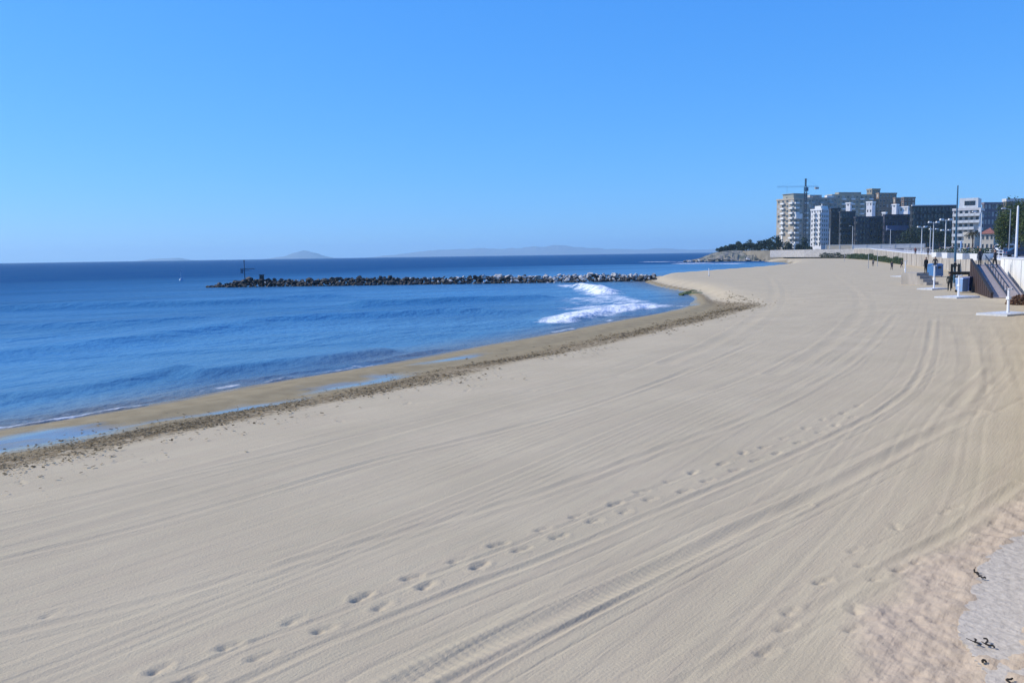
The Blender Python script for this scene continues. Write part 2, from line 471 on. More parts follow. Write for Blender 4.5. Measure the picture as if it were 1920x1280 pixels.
def sand_material():
    m_ = bpy.data.materials.new('sand'); m_.use_nodes = True
    n, l = m_.node_tree.nodes, m_.node_tree.links
    b = n['Principled BSDF']
    tc = n.new('ShaderNodeTexCoord')
    a = n.new('ShaderNodeAttribute'); a.attribute_name = 'mask'
    sp = n.new('ShaderNodeSeparateColor'); l.new(a.outputs['Color'], sp.inputs[0])
    def noise(scale, det=5, sc=None):
        t = n.new('ShaderNodeTexNoise'); t.inputs['Scale'].default_value = scale; t.inputs['Detail'].default_value = det
        if sc:
            mp = n.new('ShaderNodeMapping'); mp.vector_type = 'TEXTURE'; mp.inputs['Scale'].default_value = tuple(1 / q for q in sc); mp.inputs['Rotation'].default_value = (0, 0, R(-37))
            l.new(tc.outputs['Object'], mp.inputs['Vector']); l.new(mp.outputs[0], t.inputs['Vector'])
        else: l.new(tc.outputs['Object'], t.inputs['Vector'])
        return t.outputs['Fac']
    def mix(f, c1, c2):
        mx = n.new('ShaderNodeMix'); mx.data_type = 'RGBA'
        for i, v in ((0, f), (6, c1), (7, c2)):
            if isinstance(v, tuple): mx.inputs[i].default_value = (*v, 1)
            elif isinstance(v, float): mx.inputs[i].default_value = v
            else: l.new(v, mx.inputs[i])
        return mx.outputs[2]
    def rng_(v, a0, a1, b0=0.0, b1=1.0):
        r = n.new('ShaderNodeMapRange'); r.inputs[1].default_value = a0; r.inputs[2].default_value = a1; r.inputs[3].default_value = b0; r.inputs[4].default_value = b1
        l.new(v, r.inputs[0]); return r.outputs[0]
    def math_(op, x, y):
        q = n.new('ShaderNodeMath'); q.operation = op
        for i, v in ((0, x), (1, y)):
            if isinstance(v, (int, float)): q.inputs[i].default_value = v
            else: l.new(v, q.inputs[i])
        return q.outputs[0]
    dry = mix(rng_(noise(0.35, 6), .35, .65), (0.472, 0.392, 0.253), (0.522, 0.433, 0.283))
    dry = mix(rng_(noise(1.0, 5, (4.0, 0.25, 1)), .35, .7, 0, .5), dry, (0.44, 0.352, 0.24))
    dry = mix(rng_(noise(140.0, 3), .45, .75, 0, .35), dry, (0.34, 0.275, 0.19))
    tan = mix(rng_(noise(6.0, 5), .3, .7), (0.53, 0.415, 0.29), (0.47, 0.375, 0.265))
    c = mix(sp.outputs[2], dry, tan)
    wet = mix(rng_(noise(1.3, 5), .35, .65), (0.27, 0.21, 0.115), (0.33, 0.26, 0.145))
    wf = rng_(math_('ADD', sp.outputs[0], math_('MULTIPLY', math_('SUBTRACT', noise(1.5, 5), 0.5), 0.5)), .3, .7)
    c = mix(wf, c, wet)
    deb = math_('MULTIPLY', sp.outputs[1], rng_(noise(5.0, 6), .30, .55))
    c = mix(deb, c, (0.185, 0.135, 0.07))
    l.new(c, b.inputs['Base Color'])
    l.new(rng_(wf, 0, 1, .95, .8), b.inputs['Roughness'])
    l.new(rng_(wf, 0, 1, .1, .08), b.inputs['Specular IOR Level'])
    bp = n.new('ShaderNodeBump'); bp.inputs['Strength'].default_value = 0.7; bp.inputs['Distance'].default_value = 0.014
    l.new(math_('ADD', math_('ADD', noise(30.0, 6), math_('MULTIPLY', noise(110.0, 3), .5)), math_('MULTIPLY', noise(9.0, 4, (3, .2, 1)), .9)), bp.inputs['Height'])
    l.new(bp.outputs[0], b.inputs['Normal'])
    # a film of water left on the wet sand mirrors the sky
    gl = n.new('ShaderNodeBsdfGlossy'); gl.inputs['Roughness'].default_value = .10
    fr = n.new('ShaderNodeFresnel'); fr.inputs['IOR'].default_value = 1.5
    fl = rng_(math_('ADD', a.outputs['Alpha'], math_('MULTIPLY', math_('SUBTRACT', noise(1.1, 6, (1.6, .5, 1)), 0.5), 1.1)), .30, .95)
    ms = n.new('ShaderNodeMixShader'); l.new(math_('MULTIPLY', fl, rng_(fr.outputs[0], 0, .35, .1, .62)), ms.inputs[0])
    l.new(b.outputs[0], ms.inputs[1]); l.new(gl.outputs[0], ms.inputs[2])
    l.new(ms.outputs[0], n['Material Output'].inputs['Surface'])
    return m_
M['sand'] = sand_material()

az = np.concatenate([np.linspace(-78, -35.2, 60), np.linspace(-35, 35, 880), np.linspace(35.2, 70, 40)])
inv = np.linspace(1 / 5.2, 1 / 430, 900)
X, Y, D = polar_grid(az, inv)
Z, S, SOFT = beach_height(X, Y)
FILM = np.maximum(beach_height.film, 0.75 * np.exp(-((S - 0.2) / 0.9) ** 2)) * (S > -3)
ed, eside, _a = dist_poly(X, Y, EDGE)
keep = (S > -7) & ((eside < 2.0) | (ed < 2.0)) & (Y > -2)
S = np.where(S > 0, S / wet_k(Y), S)
wet = 1 - sstep(5.8, 8.3, S)
debris = np.exp(-((S - 7.6) / 1.5) ** 4)
debris = np.maximum(debris, 0.6 * np.exp(-((S - 6.0) / 0.9) ** 2))
link('beach', grid_mesh('beach', X, Y, Z, keep, [wet, debris, SOFT, FILM], M['sand']))['kind'] = 'structure'

# ------------------------------------------------------------------ the sea
def sea_material():
    m_ = bpy.data.materials.new('sea_water'); m_.use_nodes = True
    n, l = m_.node_tree.nodes, m_.node_tree.links
    b = n['Principled BSDF']
    tc = n.new('ShaderNodeTexCoord')
    a = n.new('ShaderNodeAttribute'); a.attribute_name = 'mask'
    sp = n.new('ShaderNodeSeparateColor'); l.new(a.outputs['Color'], sp.inputs[0])
    def noise(scale, det, sc, rot=-33):
        t = n.new('ShaderNodeTexNoise'); t.inputs['Scale'].default_value = scale; t.inputs['Detail'].default_value = det
        mp = n.new('ShaderNodeMapping'); mp.vector_type = 'TEXTURE'; mp.inputs['Scale'].default_value = tuple(1 / q for q in sc); mp.inputs['Rotation'].default_value = (0, 0, R(rot))
        l.new(tc.outputs['Object'], mp.inputs['Vector']); l.new(mp.outputs[0], t.inputs['Vector'])
        return t.outputs['Fac']
    def mix(f, c1, c2):
        mx = n.new('ShaderNodeMix'); mx.data_type = 'RGBA'
        for i, v in ((0, f), (6, c1), (7, c2)):
            if isinstance(v, tuple): mx.inputs[i].default_value = (*v, 1)
            else: l.new(v, mx.inputs[i])
        return mx.outputs[2]
    def rng_(v, a0, a1, b0=0.0, b1=1.0):
        r = n.new('ShaderNodeMapRange'); r.inputs[1].default_value = a0; r.inputs[2].default_value = a1; r.inputs[3].default_value = b0; r.inputs[4].default_value = b1
        l.new(v, r.inputs[0]); return r.outputs[0]
    def math_(op, x, y):
        q = n.new('ShaderNodeMath'); q.operation = op
        for i, v in ((0, x), (1, y)):
            if isinstance(v, (int, float)): q.inputs[i].default_value = v
            else: l.new(v, q.inputs[i])
        return q.outputs[0]
    c = mix(rng_(sp.outputs[0], 0, .022), (0.22, 0.19, 0.12), (0.11, 0.26, 0.38))
    c = mix(rng_(sp.outputs[0], .02, .12), c, (0.060, 0.215, 0.40))
    c = mix(rng_(sp.outputs[0], .16, .8), c, (0.003, 0.054, 0.172))
    c = mix(rng_(noise(0.03, 5, (1, .3, 1), -62), .42, .62, 0, .45), c, (0.010, 0.075, 0.185))
    fn = math_('ADD', math_('MULTIPLY', noise(0.9, 8, (1, .5, 1)), 0.75), math_('MULTIPLY', noise(5.0, 5, (1, .6, 1)), 0.35))
    foam = rng_(math_('ADD', sp.outputs[1], fn), .90, 1.20)
    c = mix(rng_(noise(0.16, 5, (1, .22, 1), -66), .40, .64, 0, .42), c, (0.020, 0.10, 0.20))
    c = mix(foam, c, (0.78, 0.8, 0.82))
    h = math_('ADD', math_('MULTIPLY', noise(0.55, 3, (1, .45, 1), -20), 1.0), math_('MULTIPLY', noise(2.2, 4, (1, .6, 1), 12), 0.32))
    h = math_('ADD', h, math_('MULTIPLY', noise(0.14, 3, (1, .3, 1), -64), 2.6))
    h = math_('ADD', h, math_('MULTIPLY', foam, 0.15))
    bp = n.new('ShaderNodeBump'); bp.inputs['Distance'].default_value = 0.5
    l.new(rng_(noise(0.035, 3, (1, .4, 1), -70), .35, .65, .5, 1.0), bp.inputs['Strength'])
    l.new(h, bp.inputs['Height'])
    # water body below, the sky mirrored by a choppy surface above: the small waves keep the mirror weak at low angles
    df = n.new('ShaderNodeBsdfDiffuse'); l.new(c, df.inputs['Color']); l.new(bp.outputs[0], df.inputs['Normal'])
    gl = n.new('ShaderNodeBsdfGlossy'); gl.inputs['Roughness'].default_value = 0.22; l.new(bp.outputs[0], gl.inputs['Normal'])
    fr = n.new('ShaderNodeFresnel'); fr.inputs['IOR'].default_value = 1.333; l.new(bp.outputs[0], fr.inputs['Normal'])
    fac = math_('MULTIPLY', rng_(fr.outputs[0], 0, .6, .02, .40), rng_(foam, 0, 1, 1.0, .1))
    fac = math_('MULTIPLY', fac, rng_(sp.outputs[0], .10, .5, 1.0, .22))     # choppier water offshore mirrors less
    ms = n.new('ShaderNodeMixShader'); l.new(fac, ms.inputs[0]); l.new(df.outputs[0], ms.inputs[1]); l.new(gl.outputs[0], ms.inputs[2])
    l.new(ms.outputs[0], n['Material Output'].inputs['Surface'])
    n.remove(b)
    return m_
M['sea'] = sea_material()

SWELL = [  # crest line in picture points, half width m, height m
    ([(-200, 690), (0, 668), (200, 648), (350, 626), (520, 602), (700, 592), (900, 587), (1020, 590)], 2.6, 0.26),
    ([(330, 712), (420, 697), (520, 683), (640, 672), (760, 655)], 1.4, 0.16),
    ([(-100, 585), (120, 577), (300, 573), (430, 570), (560, 560), (700, 556)], 4.0, 0.34),
    ([(640, 574), (800, 567), (950, 562), (1060, 558)], 3.0, 0.30),
    ([(-100, 610), (100, 612), (260, 604), (420, 592)], 3.0, 0.16),
    ([(-100, 760), (60, 742), (240, 715), (380, 690)], 1.2, 0.12),
    ([(1060, 540), (1105, 543), (1135, 553)], 1.6, 0.40),
    ([(1050, 606), (1110, 590), (1180, 580), (1235, 574)], 1.6, 0.22),
]
FOAM = [  # picture points, half width m, strength
    ([(1070, 536), (1105, 542), (1130, 552)], 4.5, .62),
    ([(1100, 560), (1150, 566), (1200, 572), (1235, 574)], 5.0, .46),
    ([(1105, 543), (1140, 556), (1185, 566)], 4.0, .50), ([(1060, 560), (1110, 572), (1150, 585)], 5.0, .36),
    ([(1048, 604), (1100, 593), (1170, 582), (1232, 576)], 3.0, .62),
    ([(1090, 580), (1140, 574), (1190, 576)], 5.0, .48),
    ([(1120, 556), (1180, 560)], 3.0, .38),
    ([(1040, 624), (1075, 618)], .6, .5),
    ([(640, 532), (700, 533), (720, 533)], 1.6, .5), ([(960, 533), (1050, 534)], 1.6, .42),
    ([(1225, 491), (1290, 491)], 12, .62), ([(1285, 494), (1370, 494)], 8, .9), ([(1180, 494), (1200, 494)], 6, .3),
    ([(1400, 493), (1450, 493)], 4, .4),
    ([(-60, 806), (60, 797), (150, 781), (260, 763)], .5, .46),
    ([(500, 718), (560, 706), (650, 693)], .5, .42), ([(650, 691), (720, 683)], .4, .36),
]
az2 = np.concatenate([np.linspace(-88, -35.2, 60), np.linspace(-35, 35, 700), np.linspace(35.3, 70, 25)])
inv2 = np.concatenate([np.linspace(1 / 14, 1 / 700, 620), 1 / np.geomspace(720, 14000, 60)])
X, Y, D = polar_grid(az2, inv2)
S = shore(X, np.minimum(Y, 469))
S = np.where(Y > 380, -400.0, S)
Z = SEA - D ** 2 / (2 * 6371000.0)
foam = np.zeros_like(X)
nearw = D < 700
xs, ys = X[nearw], Y[nearw]
zz = np.zeros_like(xs); ff = np.zeros_like(xs)
for pts, hw, hh in SWELL:
    pl = smooth_line([w2(*p, SEA) for p in pts], 4)
    d, side, al = dist_poly(xs, ys, pl)
    tot = al.max()
    endf = sstep(0, 0.12 * tot, al) * (1 - sstep(0.85 * tot, tot, al))
    # steeper on the shore side
    sgn = np.where(side > 0, 0.65, 1.6)
    zz += 1.7 * hh * endf * np.exp(-(d / (hw * sgn)) ** 2) * (0.75 + 0.5 * vnoise(al * 0.15, al * 0, 71))
for pts, hw, st in FOAM:
    pl = smooth_line([w2(*p, SEA) for p in pts], 3)
    d, side, al = dist_poly(xs, ys, pl)
    ff = np.maximum(ff, st * np.clip(1.3 - d / (hw * np.where(ys < 200, .8, 1)), 0, 1))
zz += 0.5 * ff * (fbm(xs * .8, ys * .45, 85, 4) - .2)
ff = np.maximum(ff, 0.47 * vnoise(ys * .35, ys * 0, 86) * np.exp(-((S[nearw] + .55) / .4) ** 2) * (ys < 75))
zz += 0.05 * (fbm(xs * 0.16, ys * 0.08, 81, 3) - .45) * np.clip(-S[nearw] / 8, 0, 1)
zz += 0.13 * np.exp(-((S[nearw] + 1.1) / 0.42) ** 2) * vnoise(ys * .22, ys * 0, 83) * (ys < 70)
Z[nearw] += zz
foam[nearw] = ff
depth = np.clip(-S / 200.0, 0, 1)
keep = (S < 2.2)
link('sea', grid_mesh('sea', X, Y, Z, keep, [depth, foam, np.zeros_like(X), np.ones_like(X)], M['sea']))['kind'] = 'structure'

# ------------------------------------------------------------------ far land across the water
def far_ridge(name, D0, pts, depth_m):
    """pts: picture x, height in pixels above the sea horizon"""
    b_ = MB()
    n = 160
    xs_ = np.linspace(pts[0][0], pts[-1][0], n)
    hs_ = np.interp(xs_, [p[0] for p in pts], [p[1] for p in pts])
    drop = D0 ** 2 / (2 * 6371000.0)
    jag = (fbm(xs_ * 0.05, xs_ * 0, 91, 4) - .45) * 5
    rows = []
    for k, (dy, fr) in enumerate(((-.5, 0), (-.25, .45), (-.1, .8), (0, 1.0), (.2, .75), (.5, 0))):
        row = []
        for i in range(n):
            X_ = (xs_[i] - 960) / F * D0
            taper = min(1, i / 8, (n - 1 - i) / 8)
            wob = float(_hash(np.array(i // 2), np.array(k), 5)) * .25 + .85
            h_ = (max(0, hs_[i] + jag[i] * min(1, hs_[i] / 6)) / F * D0) * (fr * (wob if fr < 1 else 1)) * taper
            row.append((X_ + (_hash(np.array(i), np.array(k), 6) - .5) * 60, D0 + dy * depth_m, -drop - 2 + h_))
        rows.append(row)
    for a_, c_ in zip(rows[:-1], rows[1:]):
        for i in range(n - 1): b_.face([a_[i], a_[i + 1], c_[i + 1], c_[i]])
    o = b_.build(name, M['far_hill'], smooth=False); o['kind'] = 'structure'
    return o
far_ridge('far_hills', 12000, [(690, 0), (720, 4), (760, 6), (800, 10), (850, 12), (880, 14), (940, 13), (1000, 15), (1040, 18), (1070, 16), (1120, 11), (1180, 9), (1240, 8), (1300, 7), (1420, 5), (1500, 4)], 2000)
far_ridge('island_hill', 11000, [(515, 0), (530, 4), (548, 8), (560, 11), (575, 14), (590, 10), (605, 4), (612, 0)], 1500)
far_ridge('low_island', 11500, [(278, 0), (290, 3), (310, 5), (335, 4), (352, 0)], 900)

# ------------------------------------------------------------------ rocks
def rock_meshes(n, mats, seed, squash=0.7):
    out = []
    rr = random.Random(seed)
    for i in range(n):
        bm = bmesh.new()
        for _ in range(17):
            v = Vector((rr.gauss(0, 1), rr.gauss(0, 1), rr.gauss(0, 1))).normalized() * rr.uniform(0.42, 0.56)
            v.x *= rr.uniform(1.0, 1.25); v.z *= squash * 1.2
            bm.verts.new(v)
        r = bmesh.ops.convex_hull(bm, input=bm.verts)
        bmesh.ops.delete(bm, geom=[v for v in bm.verts if not v.link_faces], context='VERTS')
        me = bpy.data.meshes.new('rock'); bm.to_mesh(me); bm.free()
        me.materials.append(mats)
        out.append(me)
    return out
RK = {k: rock_meshes(7, M['rock_' + k], i + 3) for i, k in enumerate(('pale', 'dark', 'mid', 'tan', 'green'))}
def join_rocks(name, items, material, parent=None):
    """many small stones as one mesh"""
    v, f = [], []
    for me, mtx in items:
        b0 = len(v)
        v += [tuple(mtx @ q.co) for q in me.vertices]
        f += [tuple(b0 + i for i in p.vertices) for p in me.polygons]
    me = bpy.data.meshes.new(name); me.from_pydata(v, [], f); me.materials.append(material)
    return link(name, me, parent)
def rnd_rot(rr): return Matrix.Rotation(rr.uniform(0, 6.28), 4, 'Z') @ Matrix.Rotation(rr.uniform(-.5, .5), 4, 'X') @ Matrix.Rotation(rr.uniform(-.4, .4), 4, 'Y')

bl = at(402, 540, 160); br = at(1232, 527, 155)
BW = empty('breakwater', (bl.x, 157.5, SEA), 0, 'long low breakwater of piled boulders, dark at its seaward end and pale at the beach', 'breakwater')
LBW = br.x - bl.x
rr = random.Random(21)
core = {'pale': [], 'dark': []}
def bw_h(t):   # crest height above the sea along the breakwater
    return 0.25 + 1.22 * min(1, t / 0.10) * (0.9 + 0.1 * math.sin(t * 23)) - 0.25 * max(0, t - .75)
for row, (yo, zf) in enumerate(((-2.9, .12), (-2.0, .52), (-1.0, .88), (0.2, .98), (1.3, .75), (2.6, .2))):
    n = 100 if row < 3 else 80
    for i in range(n):
        t = (i + rr.uniform(.1, .9)) / n
        H = bw_h(t)
        sz = rr.choice((.45, .55, .65, .75, .9, 1.2)) * rr.uniform(.85, 1.15) * (0.8 if t < .05 else 1)
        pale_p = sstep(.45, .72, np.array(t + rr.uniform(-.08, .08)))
        kind = 'pale' if rr.random() < (pale_p * (.9 if row > 1 else .5 if row == 1 else .1) + .01) else ('mid' if rr.random() < .18 else 'dark')  # wet dark stone low down, plus sunlit tops and backlit fronts put into colour
        loc = Vector((t * LBW, yo * (0.45 + .55 * min(1, t / .06)) + rr.uniform(-.3, .3), H * zf - 0.25 + rr.uniform(-.22, .22)))
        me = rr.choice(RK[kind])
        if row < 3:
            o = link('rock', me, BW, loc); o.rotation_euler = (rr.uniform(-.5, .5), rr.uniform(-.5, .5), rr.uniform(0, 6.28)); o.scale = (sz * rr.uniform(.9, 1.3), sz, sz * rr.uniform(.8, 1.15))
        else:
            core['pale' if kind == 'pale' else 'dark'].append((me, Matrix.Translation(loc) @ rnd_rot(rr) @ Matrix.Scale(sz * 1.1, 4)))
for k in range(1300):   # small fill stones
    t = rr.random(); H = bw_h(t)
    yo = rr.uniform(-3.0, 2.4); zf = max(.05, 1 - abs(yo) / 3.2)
    core['pale' if t > .6 and yo > -.6 and rr.random() < .8 else 'dark'].append((rr.choice(RK['dark']), Matrix.Translation((t * LBW, yo, H * zf * .9 - .15)) @ rnd_rot(rr) @ Matrix.Scale(rr.uniform(.3, .75), 4)))  # crest stones carry the sunlit tone in their colour too
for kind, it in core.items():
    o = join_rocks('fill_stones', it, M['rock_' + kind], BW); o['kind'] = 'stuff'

# navigation mast near the head of the breakwater
p = at(459, 520, 157.2)
nm = empty('navigation_mast', (p.x, 157.2, SEA + 1.25), 0, 'thin dark navigation mast with crossarms near the seaward end of the breakwater', 'mast')
MB().tube((0, 0, -.6), (0, 0, 3.35), .09, .06).build('pole', M['dark_metal'], nm)
MB().box(-.25, .25, -.25, .25, -.35, .12).build('base_block', M['rock_mid'], nm)
MB().tube((-.75, 0, 2.05), (1.9, 0, 2.05), .055).tube((-.55, 0, 1.75), (.9, 0, 1.75), .05).build('crossarm', M['dark_metal'], nm)
MB().box(-.7, -.25, -.1, .1, 1.2, 1.95).build('sign_panel', M['blue_metal'], nm)
MB().tube((0, 0, 3.35), (0, 0, 3.62), .14, .1, 10).build('lantern', M['dark_metal'], nm)
p = at(490, 521, 157)
nb = empty('equipment_box', (p.x, 157.3, SEA + 1.25), .2, 'small dark upright box standing on the breakwater rocks beside the mast', 'box')
MB().box(-.42, .42, -.35, .35, -.35, .85, (.04, .04, .04, .04)).build('housing', M['black_metal'], nb)
MB().box(-.5, .5, -.42, .42, .85, .95).build('lid', M['dark_metal'], nb)

# spar buoy out at sea
p = on(340, 526, SEA)
sb = empty('spar_buoy', (p.x, p.y, SEA), 0, 'small pale blue spar buoy floating on the sea left of the breakwater', 'buoy')
MB().tube((0, 0, -.4), (0, 0, .35), .5, .5, 14).tube((0, 0, .35), (0, 0, .6), .5, .14, 14).build('float', M['pale_blue_metal'], sb, True)
MB().tube((0, 0, .6), (0, 0, 2.2), .12, .08).build('pole', M['pale_blue_metal'], sb)
MB().tube((-.2, 0, 2.2), (.2, 0, 2.5), .05).tube((.2, 0, 2.2), (-.2, 0, 2.5), .05).build('topmark', M['pale_blue_metal'], sb)

# green weed covered rocks where the breakwater shelters the shore
for i, (px, py, s_) in enumerate(((1290, 550, 1.1), (1300, 547, .9), (1308, 551, .9), (1278, 552, .7), (1314, 547, .7))):
    p = on(px, py, SEA + .1)
    o = link('weedy_rock', RK['green'][i], None, (p.x, p.y, SEA + .12)); o.scale = (s_ * 1.5, s_ * 1.6, s_ * .7)
    tag(o, ['biggest green weed covered rock at the curve of the waterline', 'green weedy rock behind the biggest one at the water curve', 'green weedy rock on the sand side of the weed covered rocks', 'leftmost green weedy rock, standing in the shallows', 'rightmost green weedy rock on the sand by the waterline'][i], 'rock', 'weedy rocks at the waterline')

# ------------------------------------------------------------------ seaweed and shells washed up in a line
def scatter_cards(name, pts, sizes, material, flat=True, seed=1, parent=None):
    r_ = np.random.default_rng(seed)
    pts = np.asarray(pts, float); n = len(pts)
    ang = r_.uniform(0, 6.28, n)
    a = np.stack([np.cos(ang), np.sin(ang), r_.uniform(-.35, .35, n) if flat else r_.normal(0, .8, n)], -1)
    b = np.stack([-np.sin(ang), np.cos(ang), r_.uniform(-.35, .35, n) if flat else r_.normal(0, .8, n)], -1)
    a /= np.linalg.norm(a, axis=1)[:, None]; b /= np.linalg.norm(b, axis=1)[:, None]
    s_ = np.asarray(sizes)[:, None]
    w_ = r_.uniform(.3, .9, n)[:, None]
    c = np.stack([pts - a * s_ - b * s_ * w_ * .4, pts + a * s_ * .5 - b * s_ * w_, pts + a * s_ + b * s_ * w_ * .3, pts - a * s_ * .4 + b * s_ * w_], 1).reshape(-1, 3)
    me = bpy.data.meshes.new(name)
    me.vertices.add(4 * n); me.vertices.foreach_set('co', c.astype(np.float32).ravel())
    me.loops.add(4 * n); me.loops.foreach_set('vertex_index', np.arange(4 * n, dtype=np.int32))
    me.polygons.add(n); me.polygons.foreach_set('loop_start', np.arange(0, 4 * n, 4, dtype=np.int32)); me.polygons.foreach_set('loop_total', np.full(n, 4, np.int32))
    me.update(calc_edges=True); me.materials.append(material)
    return link(name, me, parent)
n = 44000
yy = 1 / rng.uniform(1 / 95, 1 / 13, n)
off = (7.3 + rng.normal(0, 1.15, n) + .4 * np.sin(yy * .7) + (rng.random(n) < .03) * rng.normal(1.5, 1.0, n)) * wet_k(yy)
clump = vnoise(yy * 1.9, off * 2.2, 101) * vnoise(yy * .35, off * 0, 102)
ok = (clump > rng.uniform(.05, .5, n)) & ((yy < 72) | (rng.random(n) < .25))
yy, off = yy[ok], off[ok]
xx = np.interp(yy, _ty, _tx) + off / np.interp(yy, _ty, _tn)
zz, _, _ = beach_height(xx, yy, False)
o = scatter_cards('seaweed', np.stack([xx, yy, zz + .02 + rng.uniform(0, .05, len(xx))], -1), rng.uniform(.012, .05, len(xx)) * (0.75 + yy / 40), M['seaweed'], True, 3)
tag(o, 'line of brown dried seaweed and shells washed up along the wet sand', 'seaweed', kind='stuff')

# ------------------------------------------------------------------ promenade, road and town ground
def inland(pts, k):
    """offset of the edge line to the land side"""
    out = []
    for i, (x, y) in enumerate(pts):
        a_ = pts[max(0, i - 1)]; c_ = pts[min(len(pts) - 1, i + 1)]
        dx, dy = c_[0] - a_[0], c_[1] - a_[1]; l_ = math.hypot(dx, dy)
        out.append((x + dy / l_ * k, y - dx / l_ * k))
    return out
EF = []
for (ax, ay), (bx, by) in zip(EDGE[:-1], EDGE[1:]):
    k_ = max(1, int(math.hypot(bx - ax, by - ay) / 12))
    for i in range(k_): EF.append((ax + (bx - ax) * i / k_, ay + (by - ay) * i / k_))
EF.append(EDGE[-1])
def strip(name, o0, o1, dz, material, thick=None, pts=EF):
    b_ = MB()
    A, B = inland(pts, o0), inland(pts, o1)
    for i in range(len(pts) - 1):
        za, zb = promenade_z(pts[i][1]) + dz, promenade_z(pts[i + 1][1]) + dz
        b_.face([(*A[i], za), (*B[i], za), (*B[i + 1], zb), (*A[i + 1], zb)])
        if thick:
            b_.face([(*A[i], za), (*A[i + 1], zb), (*A[i + 1], zb - thick), (*A[i], za - thick)])
            b_.face([(*B[i], za), (*B[i + 1], zb), (*B[i + 1], zb - thick), (*B[i], za - thick)])
    o = b_.build(name, material); o['kind'] = 'structure'
    return o
strip('promenade', 0.0, 7.5, 0.0, M['paving'], 3.4)
strip('road', 7.52, 16, -0.12, M['asphalt'])
# town ground: one big sheet behind the road
b_ = MB()
A = inland(EF, 16.01)
rows = [[(x, y, promenade_z(y) - .116) for x, y in A]]
for k_, lift in ((60, .3), (200, 1.5), (900, 6), (4000, 10)):
    rows.append([(x + k_ * .92, y - k_ * .39, promenade_z(y) + lift) for x, y in A])
for a_, c_ in zip(rows[:-1], rows[1:]):
    for i in range(len(A) - 1): b_.face([a_[i], c_[i], c_[i + 1], a_[i + 1]])
e = EDGE[-1]
corner = [(150, 366, 4.27), (4000, 300, 9), (4000, 2500, 14), (600, 1500, 9), (190, 640, 4.6), (128, 520, 4.3), (124, 450, 4.2)]
b_.face(corner)
for a_, c_ in zip(corner[4:], corner[5:] + corner[:1]): b_.face([a_, c_, (c_[0], c_[1], -3), (a_[0], a_[1], -3)])
o = b_.build('town_ground', M['dry_ground']); o['kind'] = 'structure'

# white sea wall along the promenade, in lengths
M['sand_stone'] = mat('sand_stone', (0.40, 0.36, 0.31), .9, .35, .9, .4, stretch=(1, 1, .35))
def wall_len(name, y0, y1, top, label, thick=.35, mtl='white_wall', cope=True, rail=None, joint=4.0):
    pts = [p for p in EF if y0 < p[1] < y1]
    def onedge(y):
        xs_ = np.interp(y, [p[1] for p in EDGE], [p[0] for p in EDGE]); return (float(xs_), y)
    pts = [onedge(y0)] + pts + [onedge(y1)]
    A, B = inland(pts, -.04), inland(pts, thick)
    org = Vector((*pts[0], 0))
    e_ = empty(name, org, 0, label, 'wall')
    for nm_, lo, hi, a_, c_, mt in (('wall_face', -1.2, top, A, B, M[mtl]), ('coping', top, top + .1 if mtl == 'white_wall' else top + .14, inland(pts, -.09), inland(pts, thick + .06), M['white_paint'])):
        if nm_ == 'coping' and not cope: continue
        b = MB()
        for i in range(len(pts) - 1):
            za, zb = promenade_z(pts[i][1]), promenade_z(pts[i + 1][1])
            q = [(*a_[i], za), (*c_[i], za), (*c_[i + 1], zb), (*a_[i + 1], zb)]
            lo_ = [(x - org.x, y - org.y, (0 if nm_ == 'wall_face' else z + lo) + (lo if nm_ == 'wall_face' else 0)) for x, y, z in q]
            hi_ = [(x - org.x, y - org.y, z + hi) for x, y, z in q]
            b.face(lo_[::-1]); b.face(hi_)
            for j in range(4):
                if (j == 0 and i > 0) or (j == 2 and i < len(pts) - 2): continue
                b.face([lo_[j], lo_[(j + 1) % 4], hi_[(j + 1) % 4], hi_[j]])
        b.build(nm_, mt, e_)
    yy_ = y0 + .5
    while yy_ < y1 - .5:                     # pilasters and railing posts
        (x_, y_) = onedge(yy_); (x2, y2) = onedge(yy_ + .3); nx, ny = y2 - y_, -(x2 - x_); l_ = math.hypot(nx, ny); nx, ny = nx / l_, ny / l_
        z_ = promenade_z(yy_)
        MB().prism([(x_ - nx * .12 - org.x, y_ - ny * .12 - org.y), (x2 - nx * .12 - org.x, y2 - ny * .12 - org.y), (x2 - nx * .0 - org.x, y2 - ny * .0 - org.y), (x_ - nx * .0 - org.x, y_ - ny * .0 - org.y)], -1, z_ + top - .05).build('pilaster', M[mtl], e_)
        if rail:
            MB().tube((x_ + nx * .15 - org.x, y_ + ny * .15 - org.y, z_ + top + .1), (x_ + nx * .15 - org.x, y_ + ny * .15 - org.y, z_ + top + 1.05), .035, .035, 6).build('railing_post', M[rail], e_)
        yy_ += joint
    if rail:
        C_ = inland(pts, .15); b = MB()
        for i in range(len(pts) - 1):
            za, zb = promenade_z(pts[i][1]) + top, promenade_z(pts[i + 1][1]) + top
            for h_ in (.45, .75, 1.03): b.tube((C_[i][0] - org.x, C_[i][1] - org.y, za + h_), (C_[i + 1][0] - org.x, C_[i + 1][1] - org.y, zb + h_), .028, .028, 5)
        b.build('railing', M[rail], e_)
    return e_
M['low_bounce_stone'] = mat('low_bounce_stone', (0.20, 0.185, 0.165), .9, .35, 1.2, .5)  # for the unseen wall length: dark so less light bounces onto the sand
wall_len('sea_wall', 10.5, 64, .1, 'unseen grey foot of the promenade wall, darkened to cut bounced light', mtl='low_bounce_stone', joint=8)
wall_len('sea_wall', 64, 86.8, .38, 'white sea wall of the promenade beside the ramp at the right edge')
wall_len('sea_wall', 86.8, 129.5, .15, 'pale stone sea wall behind the beach showers, left of the ramp', mtl='sand_stone', rail='white_paint', joint=6.4)
